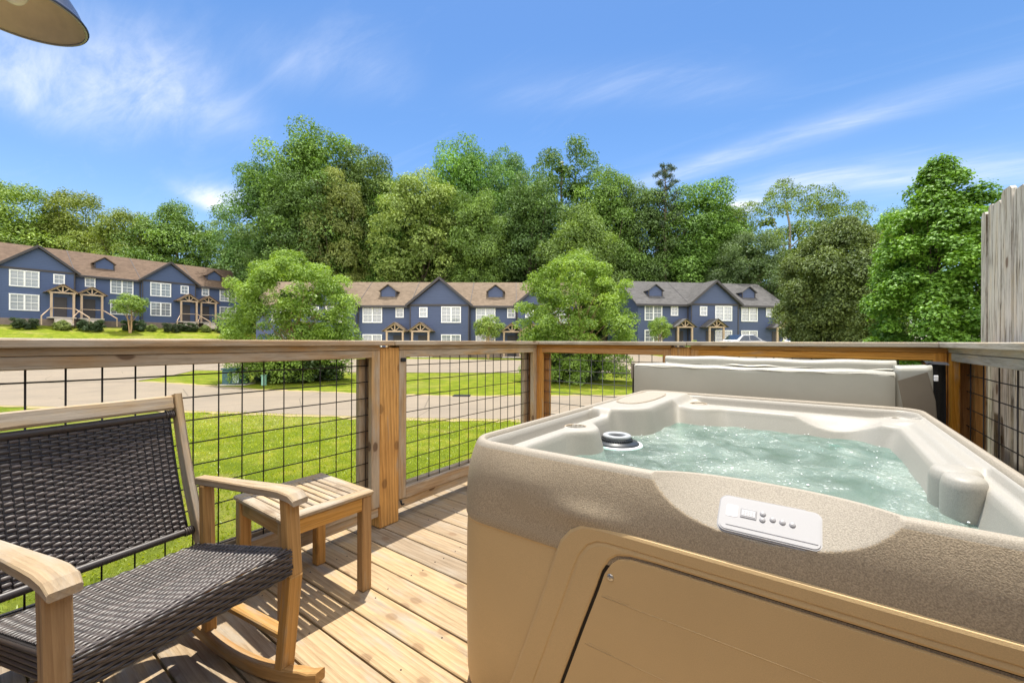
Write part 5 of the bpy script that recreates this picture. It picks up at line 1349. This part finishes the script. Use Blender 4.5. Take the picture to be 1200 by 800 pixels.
b = MB()
b.grid(lambda u, v: (.44 + .085 * u + .02 * v * (1 - u), 2.93 + .10 * u + .012 * math.sin(u * 9 + v * 3), .995 - .55 * v + .004 * math.sin(u * 7)), 12, 16)
b.grid(lambda u, v: (.44 + .085 * u, 2.95 + .17 * v, .995 + .012 * math.sin(math.pi * v) - .005 * u), 8, 6); b.build('end_skirt', M['strap'], cov, True)
b = MB(); b.box((.458, 2.838, .93), (.016, .006, .028), None, .002); b.build('buckle', M['trim_white'], cov, True)
b = MB(); b.grid(lambda u, v: (-1.040 - .004 * math.sin(v * 9), 2.86 + .10 * u, .95 - .85 * v), 3, 12); b.box((-1.045, 2.87, .90), (.012, .03, .11), None, .003); b.build('end_skirt', M['vinyl_brown'], cov, True)

# ------------------------------------------------------------------ small things out on the green
def util(px, py, w_, d_, h_, name, label, mat, cat, group=None):
    X, Z = pg(px, py); t = thing(name, label, cat, CW(X, Z, GZ), YAW + .1, group); return t
M['util_teal'] = plain('teal_utility_paint', (.045, .12, .13), .5, 0, .4, .2, 8); M['util_pale'] = plain('pale_label', (.50, .60, .62), .5); M['pedestal'] = plain('pale_green_plastic', (.22, .42, .32), .5)
t = util(276, 451.5, 0, 0, 0, 'utility_box', 'teal utility box with a pale label on the grass by the left round tree', None, 'utility box')
b = MB(); b.box((-.10, 0, .28), (.48, .48, .54), None, .03); b.box((-.10, 0, .575), (.54, .54, .06), None, .02); b.build('cabinet', M['util_teal'], t)
b = MB(); b.box((.26, .05, .24), (.26, .36, .46), None, .03); b.box((.26, .05, .49), (.30, .40, .05), None, .02); b.build('side_cabinet', M['util_teal'], t)
b = MB(); b.box((.13, -.25, .26), (.22, .012, .36), None, .004); b.build('label_plate', M['util_pale'], t)
b = MB(); b.box((.05, 0, -.02), (.95, .75, .10), None, .02); b.build('pad', M['concrete'], t)
t = util(309.5, 452.5, 0, 0, 0, 'utility_pedestal', 'small pale green utility post beside the road', None, 'utility post')
b = MB(); b.box((0, 0, .14), (.15, .13, .40), None, .02); b.build('body', M['pedestal'], t); b = MB(); b.box((0, 0, .355), (.17, .15, .05), None, .02); b.build('cap', M['pedestal'], t)
X, Z = pg(541, 464.6); t = thing('storm_drain', 'dark storm drain slot at the far edge of the road', 'drain', CW(X, Z + .05, GZ), YAW)
b = MB(); b.box((0, 0, .018), (.50, .34, .03), None, .01); b.build('inlet_top', M['strap'], t); b = MB(); b.box((0, -.176, .018), (.44, .012, .024), None, .004); b.build('slot', M['dark_gap'], t)
# parked cars
M['car_white'] = plain('white_car_paint', (.72, .73, .75), .25, 0, .5, coat=1); M['car_glass'] = plain('tinted_car_glass', (.02, .025, .03), .06, 0, .8, coat=1)
M['tyre'] = plain('tyre_rubber', (.02, .02, .02), .8); M['alloy'] = plain('alloy_rim', (.45, .45, .46), .35, .8); M['tail'] = plain('red_tail_lens', (.35, .02, .02), .2, 0, .6, coat=1); M['lens'] = plain('headlight_lens', (.6, .62, .65), .1, 0, .7, coat=1)
def car(label, pos, rz):
    t = thing('parked_car', label, 'car', pos, rz, 'white cars parked by the gray roofed townhouses'); t.scale = (1, 1, 1.13)
    lo = [(-2.15, .30), (-2.2, .62), (-2.1, .90), (-1.25, 1.00), (-.55, 1.42), (.75, 1.46), (1.55, 1.05), (2.12, .92), (2.2, .55), (2.15, .28)]
    hw = .88
    def sec(k):
        x, z = lo[k]; return x, z
    b = MB(); n = len(lo); V = []
    for yf, ins in ((-1, 0), (-.86, 1), (.86, 1), (1, 0)):
        for x, z in lo:
            roof = max(0, (z - .95) / .5); y = yf * hw * (1 - .20 * roof); V.append((x * (1 if ins else .985), y, z if ins else .28 + (z - .28) * .97))
    F = []
    for r in range(3):
        for i in range(n): F.append((r * n + i, r * n + (i + 1) % n, (r + 1) * n + (i + 1) % n, (r + 1) * n + i))
    F += [tuple(range(n))[::-1], tuple(3 * n + i for i in range(n))]
    b._add(V, F, None, None, False); body = b.build('body', M['car_white'], t)
    for s in (-1, 1):
        b = MB(); w_ = [(-1.15, .98), (-.52, 1.36), (.10, 1.39), (.10, .98)]; w2 = [(.16, .98), (.16, 1.39), (.70, 1.40), (1.36, 1.03)]
        for q in (w_, w2):
            pts = [(x, s * (hw * (1 - .20 * max(0, (z - .95) / .5)) + .006), z) for x, z in q]; b._add(pts + [(x, y - s * .02, z) for x, y, z in pts], [(0, 1, 2, 3), (7, 6, 5, 4), (0, 4, 5, 1), (1, 5, 6, 2), (2, 6, 7, 3), (3, 7, 4, 0)])
        b.build('side_window', M['car_glass'], t)
    for nm, (xa, za), (xb_, zb) in (('windscreen', (-1.18, 1.035), (-.60, 1.41)), ('rear_window', (1.47, 1.10), (.84, 1.43))):
        b = MB(); b.beam((xa, 0, za + .012), (xb_, 0, zb + .012), 1.35, .02, .004, (0, 0, 1)); b.build(nm, M['car_glass'], t)
    for x in (-1.35, 1.35):
        for s in (-1, 1):
            wl = MB(); wl.lathe([(.16, -.09), (.30, -.10), (.325, -.06), (.325, .06), (.30, .10), (.16, .09)], (x, s * .80, .325), 24, True, (0, 1, 0)); wo = wl.build('wheel', M['tyre'], t)
            rm = MB(); rm.lathe([(.001, .05), (.06, .06), (.17, .095), (.19, .10)], (x, s * .80, .325), 20, True, (0, s, 0)); rm.build('rim', M['alloy'], wo)
    for s in (-1, 1):
        b = MB(); b.box((2.10, s * .68, .82), (.12, .30, .14), None, .02); b.build('tail_light', M['tail'], t)
        b = MB(); b.box((-2.10, s * .66, .76), (.14, .32, .13), None, .02); b.build('headlight', M['lens'], t)
X, Z = (868 - 600) / 495 * 37, 37.0
car('white car parked before the gray roofed townhouses', CW(X, Z, .13), YAW + R(20))
X, Z = (943 - 600) / 495 * 35, 35.0
car('white car half hidden below the dark round tree', CW(X, Z, .08), YAW + R(15))
